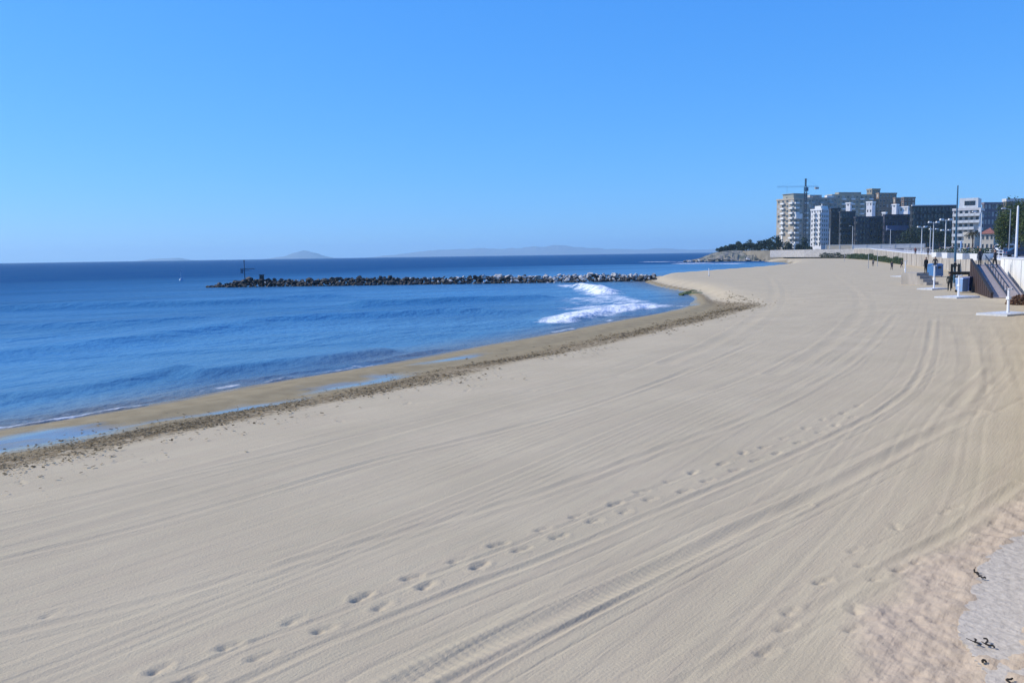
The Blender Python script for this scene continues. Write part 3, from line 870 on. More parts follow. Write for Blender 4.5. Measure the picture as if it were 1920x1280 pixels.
wall_len('sea_wall', 129.5, 225, .1, 'pale stone sea wall further along the beach under the lamp posts', mtl='sand_stone', rail='white_paint', joint=8)
wall_len('sea_wall', 225, 366, .1, 'far low stone sea wall at the end of the promenade', mtl='sand_stone', joint=9)
# ------------------------------------------------------------------ rocky headland at the end of the beach
def headland():
    n, mrow = 150, 36
    pxs = np.linspace(1284, 1600, n); Ys = np.linspace(432, 560, mrow)
    PX, YY = np.meshgrid(pxs, Ys)
    XX = (PX - 960) / F * 450 + (YY - 450) * .25
    rise = sstep(0, 1, (PX - 1284) / 75)
    front = sstep(432, 442, YY + 5 * (fbm(XX * .12, YY * .12, 111, 3) - .45))
    back = sstep(446, 462, YY)
    ZZ = -2.2 + front * (1.2 + 2.6 * rise) + back * 2.5 * rise
    ZZ += (fbm(XX * .35, YY * .35, 112, 4) - .45) * 4.2 * front * (.5 + .5 * rise) * (1 - .6 * back)
    me = grid_mesh('headland', XX, YY, ZZ, np.ones_like(XX, bool), [np.zeros_like(XX)] * 4, M['cliff'])
    for p in me.polygons: p.use_smooth = False
    o = link('headland', me); o['kind'] = 'structure'
    r_ = random.Random(31)
    for i in range(60):
        px = r_.uniform(1286, 1530); Y_ = r_.uniform(431, 441)
        s_ = r_.uniform(1.2, 3.2)
        q = link('rock', r_.choice(RK[r_.choice(['tan', 'tan', 'mid', 'pale'])]), o, ((px - 960) / F * 450 + (Y_ - 450) * .25, Y_, -0.9 + r_.uniform(0, 1.4) * min(1, (px - 1280) / 60)))
        q.scale = (s_ * 1.3, s_, s_ * .75); q.rotation_euler = (r_.uniform(-.4, .4), r_.uniform(-.4, .4), r_.uniform(0, 6.28))
headland()

# ------------------------------------------------------------------ trees
def crown_points(r_, n, rx, rz, z0, lobes=9, spread=.62):
    """leaf positions in clumps through the crown, loose outline"""
    c = []
    for i in range(lobes):
        a = r_.uniform(0, 6.28); k = math.sqrt(r_.random()) * spread
        c.append((math.cos(a) * k * rx, math.sin(a) * k * rx, z0 + rz * (r_.random() * 1.3 - .65), r_.uniform(.32, .55)))
    P = []
    g = np.random.default_rng(r_.randint(0, 10 ** 6))
    for (x, y, z, s_) in c:
        m_ = int(n / lobes)
        d = g.normal(0, 1, (m_, 3)); d /= np.linalg.norm(d, axis=1)[:, None]
        rad = g.uniform(.35, 1.05, m_)[:, None] ** .6 * s_
        P.append(np.array([x, y, z]) + d * rad * np.array([rx, rx, rz * 1.05]))
    return np.concatenate(P), c
def make_tree(name, loc, h, rx, rz, leaf, label, cat, group, n=900, seed=1, trunk_r=.18, leaf_size=.35, lobes=9):
    r_ = random.Random(seed)
    e_ = empty(name, loc, r_.uniform(0, 6.28), label, cat, group)
    zc = h - rz
    P, lob = crown_points(r_, n, rx, rz, zc, lobes)
    b = MB()
    lean = (r_.uniform(-.3, .3), r_.uniform(-.3, .3))
    fork = (lean[0], lean[1], zc - rz * .35)
    b.tube((0, 0, -.5), (lean[0] * .5, lean[1] * .5, fork[2] * .5), trunk_r * 1.2, trunk_r * .9)
    b.tube((lean[0] * .5, lean[1] * .5, fork[2] * .5), fork, trunk_r * .9, trunk_r * .7)
    for (x, y, z, s_) in lob: b.tube(fork, (x, y, z), trunk_r * .45, trunk_r * .12, 6)
    b.build('trunk', M['bark'], e_, True)
    scatter_cards('crown', P, np.random.default_rng(seed).uniform(.5, 1.2, len(P)) * leaf_size, M[leaf], False, seed, e_)
    return e_
ORD = ['first', 'second', 'third', 'fourth', 'fifth', 'sixth', 'seventh', 'eighth', 'ninth', 'tenth', 'eleventh', 'twelfth', 'thirteenth', 'fourteenth', 'fifteenth', 'sixteenth']
HT = [(1352, 9, 3.0), (1362, 11, 3.6), (1373, 13, 3.4), (1384, 17, 3.8), (1394, 14, 3.6), (1404, 19, 3.8), (1414, 15, 3.6), (1424, 21, 4.0), (1434, 20, 4.2), (1443, 25, 4.4), (1452, 27, 4.2), (1462, 22, 4), (1478, 16, 3.5)]
for i, (px, hp, rx) in enumerate(HT):
    Y_ = 462 + (i * 7) % 22
    p = at(px, 470, Y_)
    make_tree('headland_tree', (p.x, Y_, 3.7), hp / F * Y_ + .8, rx, max(1.8, hp / F * Y_ * .56), 'leaf_dark', f'{ORD[i]} dark evergreen tree from the left on the headland', 'tree', 'dark trees on the headland', 420, 200 + i, .15, .62, 7)
# cypress like tree at the foot of the crane
for i, (px, top, Y_, rx) in enumerate(((1508, 446, 478, 2.0), (1497, 458, 470, 2.2), (1516, 462, 472, 2.4))):
    p = at(px, 476, Y_); t_ = at(px, top, Y_).z
    make_tree('cypress_tree', (p.x, Y_, 2.4), t_ - 2.4, rx, (t_ - 2.4) * .46, 'leaf_dark', ['tall narrow dark cypress at the foot of the tower crane', 'small dark tree left of the cypress below the crane', 'small dark tree right of the cypress below the crane'][i], 'tree', None, 500, 240 + i, .2, .6, 9)

# ------------------------------------------------------------------ buildings of the town
WALLS = {}
def wall_mat(c, n_=.12):
    k = (c, n_)
    if k not in WALLS: WALLS[k] = mat('plaster', c, .85, n_, .35, .1)
    return WALLS[k]
def unit_window(frame, glass):
    b = MB()
    b.box(-.5, .5, -.04, .06, 0, 1)
    me = b.mesh('window', frame)
    me.materials.append(glass)
    bm = bmesh.new(); bm.from_mesh(me)
    for x0, x1 in ((-.43, -.03), (.03, .43)):
        vs_ = [bm.verts.new(v) for v in ((x0, -.052, .08), (x1, -.052, .08), (x1, -.052, .92), (x0, -.052, .92))]
        f_ = bm.faces.new(vs_); f_.material_index = 1
    bm.normal_update(); bm.to_mesh(me); bm.free()
    return me
M['frame_pale'] = mat('window_frame', (0.5, 0.5, 0.48), .5)
M['frame_dark'] = mat('window_frame_dark', (0.05, 0.05, 0.055), .5)
M['blind'] = mat('blind', (0.42, 0.40, 0.36), .7)
WIN = {'blind': unit_window(M['frame_pale'], M['blind']), 'blind_dark': unit_window(M['frame_dark'], mat('dim_blind', (.10, .10, .11), .7)), 'pale': unit_window(M['frame_pale'], M['glass']), 'dark': unit_window(M['frame_dark'], M['glass'])}
def unit_balcony(slab, rail):
    b = MB()
    b.box(-.5, .5, -1.2, 0, -.2, 0)
    me = b.mesh('balcony', slab); me.materials.append(rail)
    bm = bmesh.new(); bm.from_mesh(me)
    n0 = len(bm.faces)
    for x0, x1, y0, y1 in ((-.5, .5, -1.2, -1.12), (-.5, -.47, -1.12, 0), (.47, .5, -1.12, 0)):
        r_ = bmesh.ops.create_cube(bm, size=1)
        bmesh.ops.scale(bm, vec=(x1 - x0, y1 - y0, .95), verts=r_['verts'])
        bmesh.ops.translate(bm, vec=((x0 + x1) / 2, (y0 + y1) / 2, .48), verts=r_['verts'])
    bm.faces.ensure_lookup_table()
    for f_ in bm.faces[n0:]: f_.material_index = 1
    bm.to_mesh(me); bm.free()
    return me
BAL = {'white': unit_balcony(M['concrete'], M['white_wall']), 'glass': unit_balcony(M['white_wall'], mat('rail_glass', (.2, .24, .27), .2)), 'dark': unit_balcony(mat('dark_slab', (.05, .055, .06), .8), mat('dark_rail', (.03, .04, .05), .5))}

def building(name, label, xa, xb, xc, top, base, Y_, theta, wall_c, floors, baysL, baysR, win='pale', balL=None, balR=None, roof='parapet', ww=.5, wh=.55, extra=None, parapet_c=None, skip=()):
    """xa..xb: face towards the sea, xb..xc: face towards the beach, as picture columns; nearest corner at distance Y_"""
    th = R(theta)
    kb = at(xb, 470, Y_)
    x0, y0 = kb.x, Y_
    def width(px, tx, ty):
        k_ = at(px, 470, 100).x / 100.0
        return max(1.0, (k_ * y0 - x0) / (tx - k_ * ty))
    wL = width(xa, -math.sin(th), math.cos(th))
    wR = width(xc, math.cos(th), math.sin(th))
    zt = at(xb, top, Y_).z
    zb = at(xb, base, Y_).z
    e_ = empty(name, (x0, y0, zb), th, label, 'building')
    H = zt - zb
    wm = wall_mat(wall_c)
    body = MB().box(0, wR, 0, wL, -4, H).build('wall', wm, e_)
    pm = wall_mat(parapet_c or tuple(min(.8, c * 1.15) for c in wall_c))
    if roof == 'parapet':
        MB().box(-.25, wR + .25, -.25, .1, H - .35, H + .55).box(-.25, .1, .1, wL + .25, H - .35, H + .55).box(.1, wR + .25, wL - .1, wL + .25, H - .35, H + .55).box(wR - .1, wR + .25, .1, wL - .1, H - .35, H + .55).build('parapet', pm, e_)
        r_ = random.Random(int(xa))
        for k_ in range(2 if min(wR, wL) > 6 else 0):
            cx, cy = wR * r_.uniform(.25, .75), wL * r_.uniform(.25, .75)
            MB().box(cx - 1.3, cx + 1.3, cy - 1.2, cy + 1.2, H - .1, H + r_.uniform(1.2, 2.2)).build('roof_box', wm, e_)
    elif roof == 'tile':
        b = MB()
        o_ = .5
        b.face([(-o_, -o_, H), (wR + o_, -o_, H), (wR / 2, wL / 2, H + 1.8)]); b.face([(wR + o_, -o_, H), (wR + o_, wL + o_, H), (wR / 2, wL / 2, H + 1.8)])
        b.face([(wR + o_, wL + o_, H), (-o_, wL + o_, H), (wR / 2, wL / 2, H + 1.8)]); b.face([(-o_, wL + o_, H), (-o_, -o_, H), (wR / 2, wL / 2, H + 1.8)])
        b.face([(-o_, -o_, H), (-o_, wL + o_, H), (wR + o_, wL + o_, H), (wR + o_, -o_, H)])
        b.build('roof', mat('roof_tile', (.28, .11, .08), .9, .3, 2), e_)
    fh = H / floors
    r_ = random.Random(int(xb) + 17)
    for f_ in range(floors):
        z = f_ * fh
        for face, bays, w_, bal in (('L', baysL, wL, balL), ('R', baysR, wR, balR)):
            if not bays: continue
            bw = w_ / bays
            for k_ in range(bays):
                if (face, f_, k_) in skip or r_.random() < .07: continue
                u = (k_ + .5) * bw
                o = link('window', WIN[win] if r_.random() > .28 else WIN['blind' if win == 'pale' else 'blind_dark'], e_)
                hh = fh * (wh if not bal or (k_ % 2 and bal[1] == 'alt') else .72)
                if face == 'R': o.location = (u, -.02, z + fh * (.9 - hh / fh)); 
                else: o.location = (-.02, u, z + fh * (.9 - hh / fh)); o.rotation_euler.z = -math.pi / 2
                o.scale = (bw * ww * r_.uniform(.85, 1.15), 1, hh)
                if bal and f_ > 0 and not (bal[1] == 'alt' and k_ % 2):
                    q = link('balcony', BAL[bal[0]], e_)
                    if face == 'R': q.location = (u, 0, z + .1)
                    else: q.location = (0, u, z + .1); q.rotation_euler.z = -math.pi / 2
                    q.scale = (bw * (.86 if bal[1] == 'alt' else .97), 1, 1)
    if extra: extra(e_, wR, wL, H)
    return e_

def exA(e_, wR, wL, H):
    MB().box(2, wR - 1.5, 2.5, wL - 3, H, H + 3.2).build('penthouse', wall_mat((.36, .36, .30)), e_)
    MB().box(1.5, wR - 1, 2, wL - 2.5, H + 3.2, H + 3.5).build('penthouse_roof', wall_mat((.3, .31, .27)), e_)
    MB().box(.4, 5.6, -1.5, -.02, H * .60, H * .60 + 3.0).build('enclosed_balcony', M['white_wall'], e_)
    MB().box(-.35, 0, wL * .62, wL * .70, 0, H * .64).build('pilaster', M['white_wall'], e_)
    MB().box(-.9, 1.4, -1.2, -.05, -3, 3.0).build('entrance_porch', M['white_wall'], e_)
building('apartment_block', 'tall beige apartment block with stacked balconies at the left end of the town', 1455, 1487, 1521, 373, 466, 520, 26, (.40, .34, .26), 10, 4, 4, balL=('white', 'alt'), balR=('white', 'alt'), extra=exA)
def exA2(e_, wR, wL, H):
    MB().box(wR * .3, wR * .62, 2, 8, H, H + 2.4).build('penthouse', wall_mat((.42, .42, .4)), e_)
    MB().box(wR * .72, wR * .9, .3, 3, H - 1.6, H + 1.9).build('stair_box', M['white_wall'], e_)
building('apartment_block', 'wide grey flat roofed block behind the white slab building', 1488, 1499, 1568, 372, 464, 556, 14, (.34, .29, .24), 10, 2, 8, balR=('glass', 'alt'), extra=exA2)
def exB(e_, wR, wL, H):
    MB().box(.8, wR - .8, wL * .15, wL * .7, H, H + 2.2).build('roof_room', M['white_wall'], e_)
    MB().box(1.6, 2.0, 1, 1.4, H + .5, H + 3.2).build('chimney', M['white_wall'], e_)
building('white_apartment_building', 'narrow bright white apartment building right of the tower crane', 1519, 1539, 1555, 393, 463, 488, 34, (.74, .73, .74), 8, 4, 4, balL=('white', 'alt'), extra=exB)
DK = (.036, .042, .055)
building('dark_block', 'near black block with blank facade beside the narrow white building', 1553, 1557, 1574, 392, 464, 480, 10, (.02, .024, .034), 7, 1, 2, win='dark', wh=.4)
def pillars(k_, zf):
    def f_(e_, wR, wL, H):
        for i in range(k_ + 1):
            MB().box(wR * i / k_ - .12, wR * i / k_ + .12, -.6, -.02, -3, H * zf).build('pillar', wall_mat((.12, .13, .15)), e_)
        MB().box(-.1, wR + .1, -.75, -.02, H * zf, H * zf + .5).build('ledge', wall_mat((.10, .12, .14)), e_)
    return f_
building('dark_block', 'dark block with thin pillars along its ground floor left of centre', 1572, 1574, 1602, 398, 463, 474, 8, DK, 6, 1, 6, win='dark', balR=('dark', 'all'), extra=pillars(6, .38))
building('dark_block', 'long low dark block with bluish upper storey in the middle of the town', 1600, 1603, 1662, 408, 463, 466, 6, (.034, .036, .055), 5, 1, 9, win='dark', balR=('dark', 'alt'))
def exC(e_, wR, wL, H):
    MB().box(wR * .05, wR * .9, -1.4, -.02, H * .52, H * .52 + 2.6).build('awning_storey', wall_mat((.08, .11, .22)), e_)
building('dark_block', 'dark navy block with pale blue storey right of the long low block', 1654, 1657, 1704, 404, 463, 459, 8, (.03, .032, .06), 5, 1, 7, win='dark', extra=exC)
def exD1(e_, wR, wL, H):
    MB().box(wR * .2, wR * .75, 2, 7, H, H + 2.2).build('roof_storey', wall_mat((.30, .29, .23)), e_)
building('hill_building', 'olive beige flat topped building on the hill behind the dark blocks', 1546, 1558, 1634, 366, 412, 610, 12, (.40, .34, .24), 5, 2, 9, balR=('white', 'alt'), extra=exD1)
building('hill_building', 'tallest olive tower on the town skyline', 1622, 1632, 1647, 355, 412, 622, 20, (.30, .26, .18), 6, 2, 3)
building('hill_building', 'brown stepped building right of the tallest olive tower', 1640, 1645, 1678, 363, 412, 616, 12, (.27, .19, .13), 5, 1, 5)
building('hill_building', 'lower brown building with dark roof near the right end of the hill', 1672, 1676, 1696, 372, 412, 606, 10, (.24, .18, .14), 4, 1, 3)
building('hill_building', 'dark brown building with pale window at the right end of the hill', 1687, 1692, 1713, 371, 412, 600, 12, (.16, .11, .09), 5, 1, 3)
for i, (xa, xb, xc, t_, b0, lb) in enumerate(((1622, 1633, 1639, 379, 404, 'tall white stair tower in front of the brown stepped building'), (1584, 1592, 1595, 381, 391, 'small white roof room above the pillared dark block'), (1670, 1678, 1683, 384, 392, 'small white roof room right of the stair tower'), (1683, 1700, 1706, 388, 403, 'low white terrace house below the dark brown building'), (1652, 1658, 1661, 399, 405, 'tiny white roof room just right of the stair tower foot'))):
    building('white_house', lb, xa, xb, xc, t_, b0, 575 - i * 3, 40, (.74, .73, .74), 1 + (b0 - t_ > 20), 2 if i in (0, 3) else 1, 1, wh=.4, ww=.35)
def exE(e_, wR, wL, H):
    MB().box(-.3, wR + .3, -.4, .6, H + .56, H + .95).build('roof_edge', M['white_paint'], e_)
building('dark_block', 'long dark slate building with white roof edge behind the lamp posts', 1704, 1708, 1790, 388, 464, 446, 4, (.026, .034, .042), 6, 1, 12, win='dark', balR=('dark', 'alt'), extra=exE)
def exF(e_, wR, wL, H):
    MB().box(1.0, wR - 1, wL * .1, wL * .78, H, H + 4.4).build('penthouse', M['white_wall'], e_)
    for k_ in (.3, .5):
        o = link('window', WIN['dark'], e_, (.97, wL * k_, H + 1.6)); o.rotation_euler.z = -math.pi / 2; o.scale = (1.8, 1, 1.7)
    MB().box(-.5, 0, -.3, .3, -2, H).build('corner_pier', M['white_paint'], e_)
building('white_apartment_building', 'white apartment building with rows of dark windows right of the tall mast', 1784, 1835, 1842, 392, 468, 330, 56, (.62, .58, .54), 6, 5, 2, win='dark', balL=('white', 'all'), extra=exF)
building('mauve_building', 'greyish mauve building between the white apartments and the big tree', 1838, 1842, 1882, 382, 468, 350, 8, (.17, .145, .17), 6, 1, 6)
building('low_house', 'low cream house below the white apartment building', 1806, 1826, 1840, 438, 470, 262, 48, (.58, .52, .42), 2, 3, 2)
building('low_house', 'low cream house with red tiled roof left of the big tree', 1838, 1862, 1872, 438, 472, 246, 50, (.55, .49, .40), 2, 3, 1, roof='tile')
building('apartment_block', 'brown block with pale corner behind the big tree at the right edge', 1877, 1883, 1960, 376, 468, 262, 8, (.16, .13, .11), 6, 1, 7, parapet_c=(.6, .6, .58))

# boundary walls at the far end of the beach
for i, (pa, pb, Ya, Yb, z0, z1, mt, lb) in enumerate(((1548, 1597, 404, 398, 3.6, 6.3, 'tan', 'tan stone wall under the dark blocks at the end of the beach'), (1597, 1735, 398, 384, 3.6, 6.2, 'grey', 'long pale grey wall under the dark blocks at the end of the beach'))):
    a_, c_ = at(pa, 466, Ya), at(pb, 466, Yb)
    d_ = Vector((c_.x - a_.x, Yb - Ya)); L_ = d_.length
    e_ = empty('boundary_wall', (a_.x, Ya, 0), math.atan2(d_.y, d_.x), lb, 'wall')
    MB().box(0, L_, -.2, .2, z0, z1).build('wall_face', wall_mat((.50, .43, .33)) if mt == 'tan' else wall_mat((.55, .56, .57)), e_)
    MB().box(0, L_, -.28, .28, z1, z1 + .18).build('coping', M['pale_concrete'], e_)
    for k_ in range(int(L_ / 6) + 1):
        MB().box(min(L_ - .4, k_ * 6), min(L_, k_ * 6 + .4), -.32, -.2, z0, z1 - .05).build('pier', M['pale_concrete'], e_)
# hedges at the foot of the wall
HG = [(1538, 1586, 380, 364, 2.6, 'dark hedge at the far end of the sand below the tan wall', 'leaf_dark'), (1590, 1637, 352, 298, 2.4, 'middle hedge below the long grey wall', 'leaf_hedge'), (1640, 1692, 292, 224, 2.0, 'right hand green hedge below the long grey wall', 'leaf_hedge')]
for i, (pa, pb, Ya, Yb, hh0, lb, lf) in enumerate(HG):
    a_, c_ = at(pa, 480, Ya), at(pb, 480, Yb)
    dx, dy = c_.x - a_.x, Yb - Ya
    zb = float(beach_height(np.array([a_.x, c_.x]), np.array([Ya, Yb], float), False)[0].min()) - .1
    L_ = math.hypot(dx, dy)
    e_ = empty('hedge', (a_.x, Ya, zb), math.atan2(dy, dx), lb, 'hedge', 'hedges at the end of the beach')
    g = np.random.default_rng(300 + i)
    n = int(L_ * 70)
    xs_ = g.uniform(0, L_, n); hh = hh0 * (.6 + .45 * vnoise(xs_ * .35, xs_ * 0, 120 + i))
    scatter_cards('foliage', np.stack([xs_, g.uniform(-.7, .7, n), g.uniform(0, 1, n) ** .7 * hh], -1), g.uniform(.12, .35, n), M[lf], False, 310 + i, e_)
    b = MB()
    for k_ in range(int(L_ / 1.5)): b.tube((k_ * 1.5 + .5, 0, -.5), (k_ * 1.5 + .6, .1, hh0 * .6), .06, .03, 5)
    b.build('stems', M['bark'], e_)

# ------------------------------------------------------------------ tower crane over the town
p = at(1508, 478, 500)
cr = empty('tower_crane', (p.x, 500, 2.5), R(4), 'slim dark tower crane standing in front of the beige apartment block', 'crane')
HC = at(1508, 350, 500).z - 2.5; TC = at(1508, 335, 500).z - 2.5
def lattice(b, p, q, w, bays, r=.07, tri=False):
    p, q = Vector(p), Vector(q); d = q - p
    u = Vector((0, 1, 0)) if abs(d.normalized().y) < .5 else Vector((1, 0, 0))
    v = d.normalized().cross(u).normalized()
    cs = [(-1, -1), (1, -1), (1, 1), (-1, 1)]
    for (i, j) in cs: b.tube(p + u * i * w + v * j * w, q + u * i * w + v * j * w, r, r, 5)
    for k_ in range(bays):
        a_ = p + d * (k_ / bays); c_ = p + d * ((k_ + 1) / bays)
        for m_ in range(4):
            i, j = cs[m_], cs[(m_ + 1) % 4]
            b.tube(a_ + u * i[0] * w + v * i[1] * w, c_ + u * j[0] * w + v * j[1] * w, r * .6, r * .6, 4)
b = MB(); lattice(b, (0, 0, -1), (0, 0, HC), .6, 26, .15); b.build('mast', M['dark_metal'], cr)
b = MB(); lattice(b, (0, 0, HC), (0, 0, TC), .3, 4, .13); b.build('apex', M['dark_metal'], cr)
b = MB(); lattice(b, (-.6, 0, HC), (-17, 0, HC), .30, 14, .035); b.build('jib', M['pale_blue_metal'], cr)
b = MB(); lattice(b, (.6, 0, HC), (7.5, 0, HC), .30, 6, .035); b.build('counter_jib', M['pale_blue_metal'], cr)
MB().box(5.6, 7.6, -.7, .7, HC - 1.5, HC - .4).build('counterweight', M['concrete'], cr)
cb = MB().box(-.9, .9, -1.9, -.5, HC - 2.6, HC - .6).build('cab', M['blue_metal'], cr)
MB().tube((0, 0, TC), (-14, 0, HC + .4), .025, .025, 4).tube((0, 0, TC), (7, 0, HC + .4), .025, .025, 4).build('tie_bar', M['pale_blue_metal'], cr)
MB().tube((-11, 0, HC), (-11, 0, HC - 6), .04, .04, 4).box(-11.2, -10.8, -.2, .2, HC - 6.6, HC - 6).build('hook', M['dark_metal'], cr)

# ------------------------------------------------------------------ poles and lamps of the promenade
def ground_z(Y_): return promenade_z(Y_)
def double_lamp(px, top, Y_, label, low_arm=None):
    p = at(px, top, Y_)
    z0 = ground_z(Y_) - .05; H = p.z - z0
    e_ = empty('street_lamp', (p.x, Y_, z0), R(12), label, 'street lamp', 'twin headed lamps on the promenade')
    MB().tube((0, 0, 0), (0, 0, 1.0), .17, .15, 10).tube((0, 0, 1.0), (0, 0, H - .15), .13, .08, 10).build('pole', M['pale_metal'], e_)
    MB().tube((-.95, 0, H - .35), (.95, 0, H - .35), .05, .05, 6).build('crossarm', M['pale_metal'], e_)
    for s_ in (-1, 1):
        o = MB().box(s_ * .95 - .42, s_ * .95 + .42, -.22, .22, H - .3, H + .02, (.08, .08, .05, .05)).build('lamp_head', M['pale_metal'], e_)
        MB().box(s_ * .95 - .34, s_ * .95 + .34, -.17, .17, H - .37, H - .3).build('diffuser', M['lamp_glass'], o)
    if low_arm:
        zl = at(px, low_arm, Y_).z - z0
        MB().tube((-.85, 0, zl), (.85, 0, zl), .05, .05, 6).build('lower_crossarm', M['pale_metal'], e_)
        for s_ in (-1, 1): MB().box(s_ * .8 - .3, s_ * .8 + .3, -.18, .18, zl - .05, zl + .2, (.06, .06, .04, .04)).build('lower_lamp_head', M['pale_metal'], e_)
    return e_
double_lamp(1729, 424, 222, 'leftmost and shortest looking twin headed lamp post on the promenade')
double_lamp(1751, 415, 190, 'middle twin headed lamp post on the promenade', 430)
double_lamp(1774, 410, 168, 'rightmost and tallest looking twin headed lamp post on the promenade', 432)
def plain_pole(name, px, top, Y_, r0, r1, mt, label, cat, head=None, z0=None):
    p = at(px, top, Y_)
    z0 = ground_z(Y_) - .05 if z0 is None else z0; H = p.z - z0
    e_ = empty(name, (p.x, Y_, z0), 0, label, cat)
    MB().tube((0, 0, 0), (0, 0, .45), r0 * 1.8, r0 * 1.6, 12).build('base', M['concrete'], e_)
    MB().tube((0, 0, .4), (0, 0, H), r0, r1, 10).build('pole', M[mt], e_)
    if head == 'lamp':
        MB().tube((0, 0, H - .1), (-1.0, -.2, H + .1), .05, .04, 6).build('arm', M[mt], e_)
        MB().box(-1.7, -.95, -.36, -.04, H + .04, H + .2, (.1, .1, .05, .05)).build('lamp_head', M['pale_metal'], e_)
    elif head == 'ball': MB().tube((0, 0, H), (0, 0, H + .16), .09, .03, 8).build('finial', M[mt], e_)
    return e_
plain_pole('flag_mast', 1796, 350, 92, .13, .06, 'blue_metal', 'tall thin dark blue mast rising above the ramp with no flag', 'mast', 'ball', 0.0)
plain_pole('lamp_post', 1841, 398, 140, .10, .07, 'pale_metal', 'pale grey lamp post in front of the mauve building', 'street lamp', 'lamp')
plain_pole('lamp_post', 1895, 392, 150, .08, .06, 'grey_metal', 'thin grey lamp post in front of the big tree, left of the thick white pole', 'street lamp', 'lamp')
plain_pole('flag_pole', 1909, 388, 96, .14, .10, 'white_paint', 'thick white pole in front of the big tree at the right edge', 'pole', 'ball')
plain_pole('marker_post', 1802, 452, 150, .12, .12, 'light_blue_plastic', 'short light blue post just right of the tall mast', 'post')
for px, t_, Y_, lb in ((1556, 428, 380, 'thin pale lamp post in front of the near black block'), (1599, 424, 372, 'thin pale lamp post in front of the pillared dark block'), (1670, 430, 360, 'thin pale lamp post in front of the navy block'), (1745, 425, 250, 'thin pale lamp post between the left and middle twin lamps')):
    plain_pole('lamp_post', px, t_, Y_, .12, .09, 'pale_metal', lb, 'street lamp', 'lamp')

# ------------------------------------------------------------------ ramp down to the sand
ta, tb = on(1817, 545, 0), on(1858, 558, 0)       # foot of its side wall, far end and near end
dv = Vector((tb.x - ta.x, tb.y - ta.y)); LR = dv.length
rp_ = empty('beach_ramp', (ta.x, ta.y, 0), math.atan2(dv.y, dv.x), 'ramp with dark brown timber side wall leading from the promenade down to the sand', 'ramp')
WR = 2.5                                            # local +x runs down the ramp, local +y towards the promenade
HT_ = 2.68
def rbox(name, y0, y1, za0, za1, zb0, zb1, mt, parent=rp_, xa=0.0, xb=None):
    xb = LR if xb is None else xb
    b = MB()
    v = [(xa, y0, za0), (xb, y0, zb0), (xb, y1, zb0), (xa, y1, za0), (xa, y0, za1), (xb, y0, zb1), (xb, y1, zb1), (xa, y1, za1)]
    b.v = v; b.f = [(3, 2, 1, 0), (4, 5, 6, 7), (0, 1, 5, 4), (1, 2, 6, 5), (2, 3, 7, 6), (3, 0, 4, 7)]
    return b.build(name, M[mt], parent)
rbox('ramp_surface', .17, WR, -.8, HT_ - .1, -.8, .02, 'ramp_paving')
nb_ = 22
for i in range(nb_):                                # boards of the side wall
    f0, f1 = i / nb_, (i + .93) / nb_
    h0, h1 = HT_ + .35 + (0.32 - HT_ - .35) * f0, HT_ + .35 + (0.32 - HT_ - .35) * f1
    rbox('board', 0 - .02 * (i % 2), .15, -.5, h0, -.5, h1, 'brown_timber', rp_, LR * f0, LR * f1)
rbox('side_rail', -.03, .19, HT_ + .352, HT_ + .45, .322, .42, 'dark_timber')
rbox('kerb', WR * .5, WR * .5 + .09, HT_ - .1, HT_ + .04, .02, .16, 'dark_metal')
rbox('handrail', WR * .5 + .01, WR * .5 + .08, HT_ + .72, HT_ + .80, .85, .93, 'dark_metal')
for i in range(9):
    f0 = (i + .3) / 9
    h0 = (HT_ - .1) * (1 - f0)
    MB().tube((LR * f0, WR * .5 + .045, h0), (LR * f0, WR * .5 + .045, h0 + .88), .03, .03, 6).build('rail_post', M['dark_metal'], rp_)
# dark timber landing against the ramp
q0 = on(1786, 541, 0)
ld = empty('timber_landing', (q0.x, q0.y + .5, 0), math.atan2(dv.y, dv.x) + math.pi / 2, 'dark timber landing with posts and crossbar on the sand left of the ramp', 'platform')
for x_ in (0.1, .75, 1.75): MB().box(x_ - .11, x_ + .11, -.1, .12, -.4, (2.55 if x_ < 1 else 1.42)).build('post', M['dark_timber'], ld)
MB().box(-.15, 1.95, -.14, .5, 1.42, 1.66).build('deck_beam', M['dark_timber'], ld)
for i in range(5): MB().box(-.1 + i * .41, .28 + i * .41, -.3, 1.5, 1.665, 1.72).build('plank', M['dark_timber'], ld)
MB().box(.0, .85, -.05, .08, 2.3, 2.42).build('top_rail', M['dark_timber'], ld)

# white steps at the foot of the wall further on
q0 = on(1738, 512, 1.35)
st = empty('concrete_steps', (q0.x - .3, q0.y, 0), R(25), 'pale stone steps against the sea wall where two people stand', 'steps')
for i in range(4): MB().box(-.7, 1.3, -.9 + i * .45, 2.6, i * .35 - (.4 if i == 0 else 0), (i + 1) * .35).build('step', M['sand_stone'], st)

# ------------------------------------------------------------------ beach showers on pale slabs
def shower(px, py, H, slab, label):
    p = on(px, py, .12)
    e_ = empty('beach_shower', (p.x, p.y, 0), R(28), label, 'shower', 'beach showers on slabs')
    MB().box(-slab, slab * .8, -slab * .6, slab * .6, -.12, .12, (.03, .03, .03, .03)).build('slab', M['pale_concrete'], e_)
    MB().box(-slab * .5, slab * .4, -slab * .4, slab * .4, .121, .135).build('duckboard', M['pale_metal'], e_)
    MB().tube((0, 0, .12), (0, 0, H), .085, .07, 10).build('pole', M['white_paint'], e_)
    for s_ in (-1, 1):
        o = MB().tube((0, 0, H - .08), (s_ * .32, 0, H + .02), .025, .025, 6).build('shower_arm', M['white_paint'], e_)
        MB().tube((s_ * .32, 0, H + .03), (s_ * .36, 0, H - .07), .03, .07, 8).build('shower_head', M['grey_metal'], o)
    MB().box(-.12, .12, -.1, .1, .95, 1.12).build('push_valve', M['white_paint'], e_)
    return e_
shower(1890, 586, 1.62, 1.7, 'nearest white beach shower on a pale slab by the right edge')
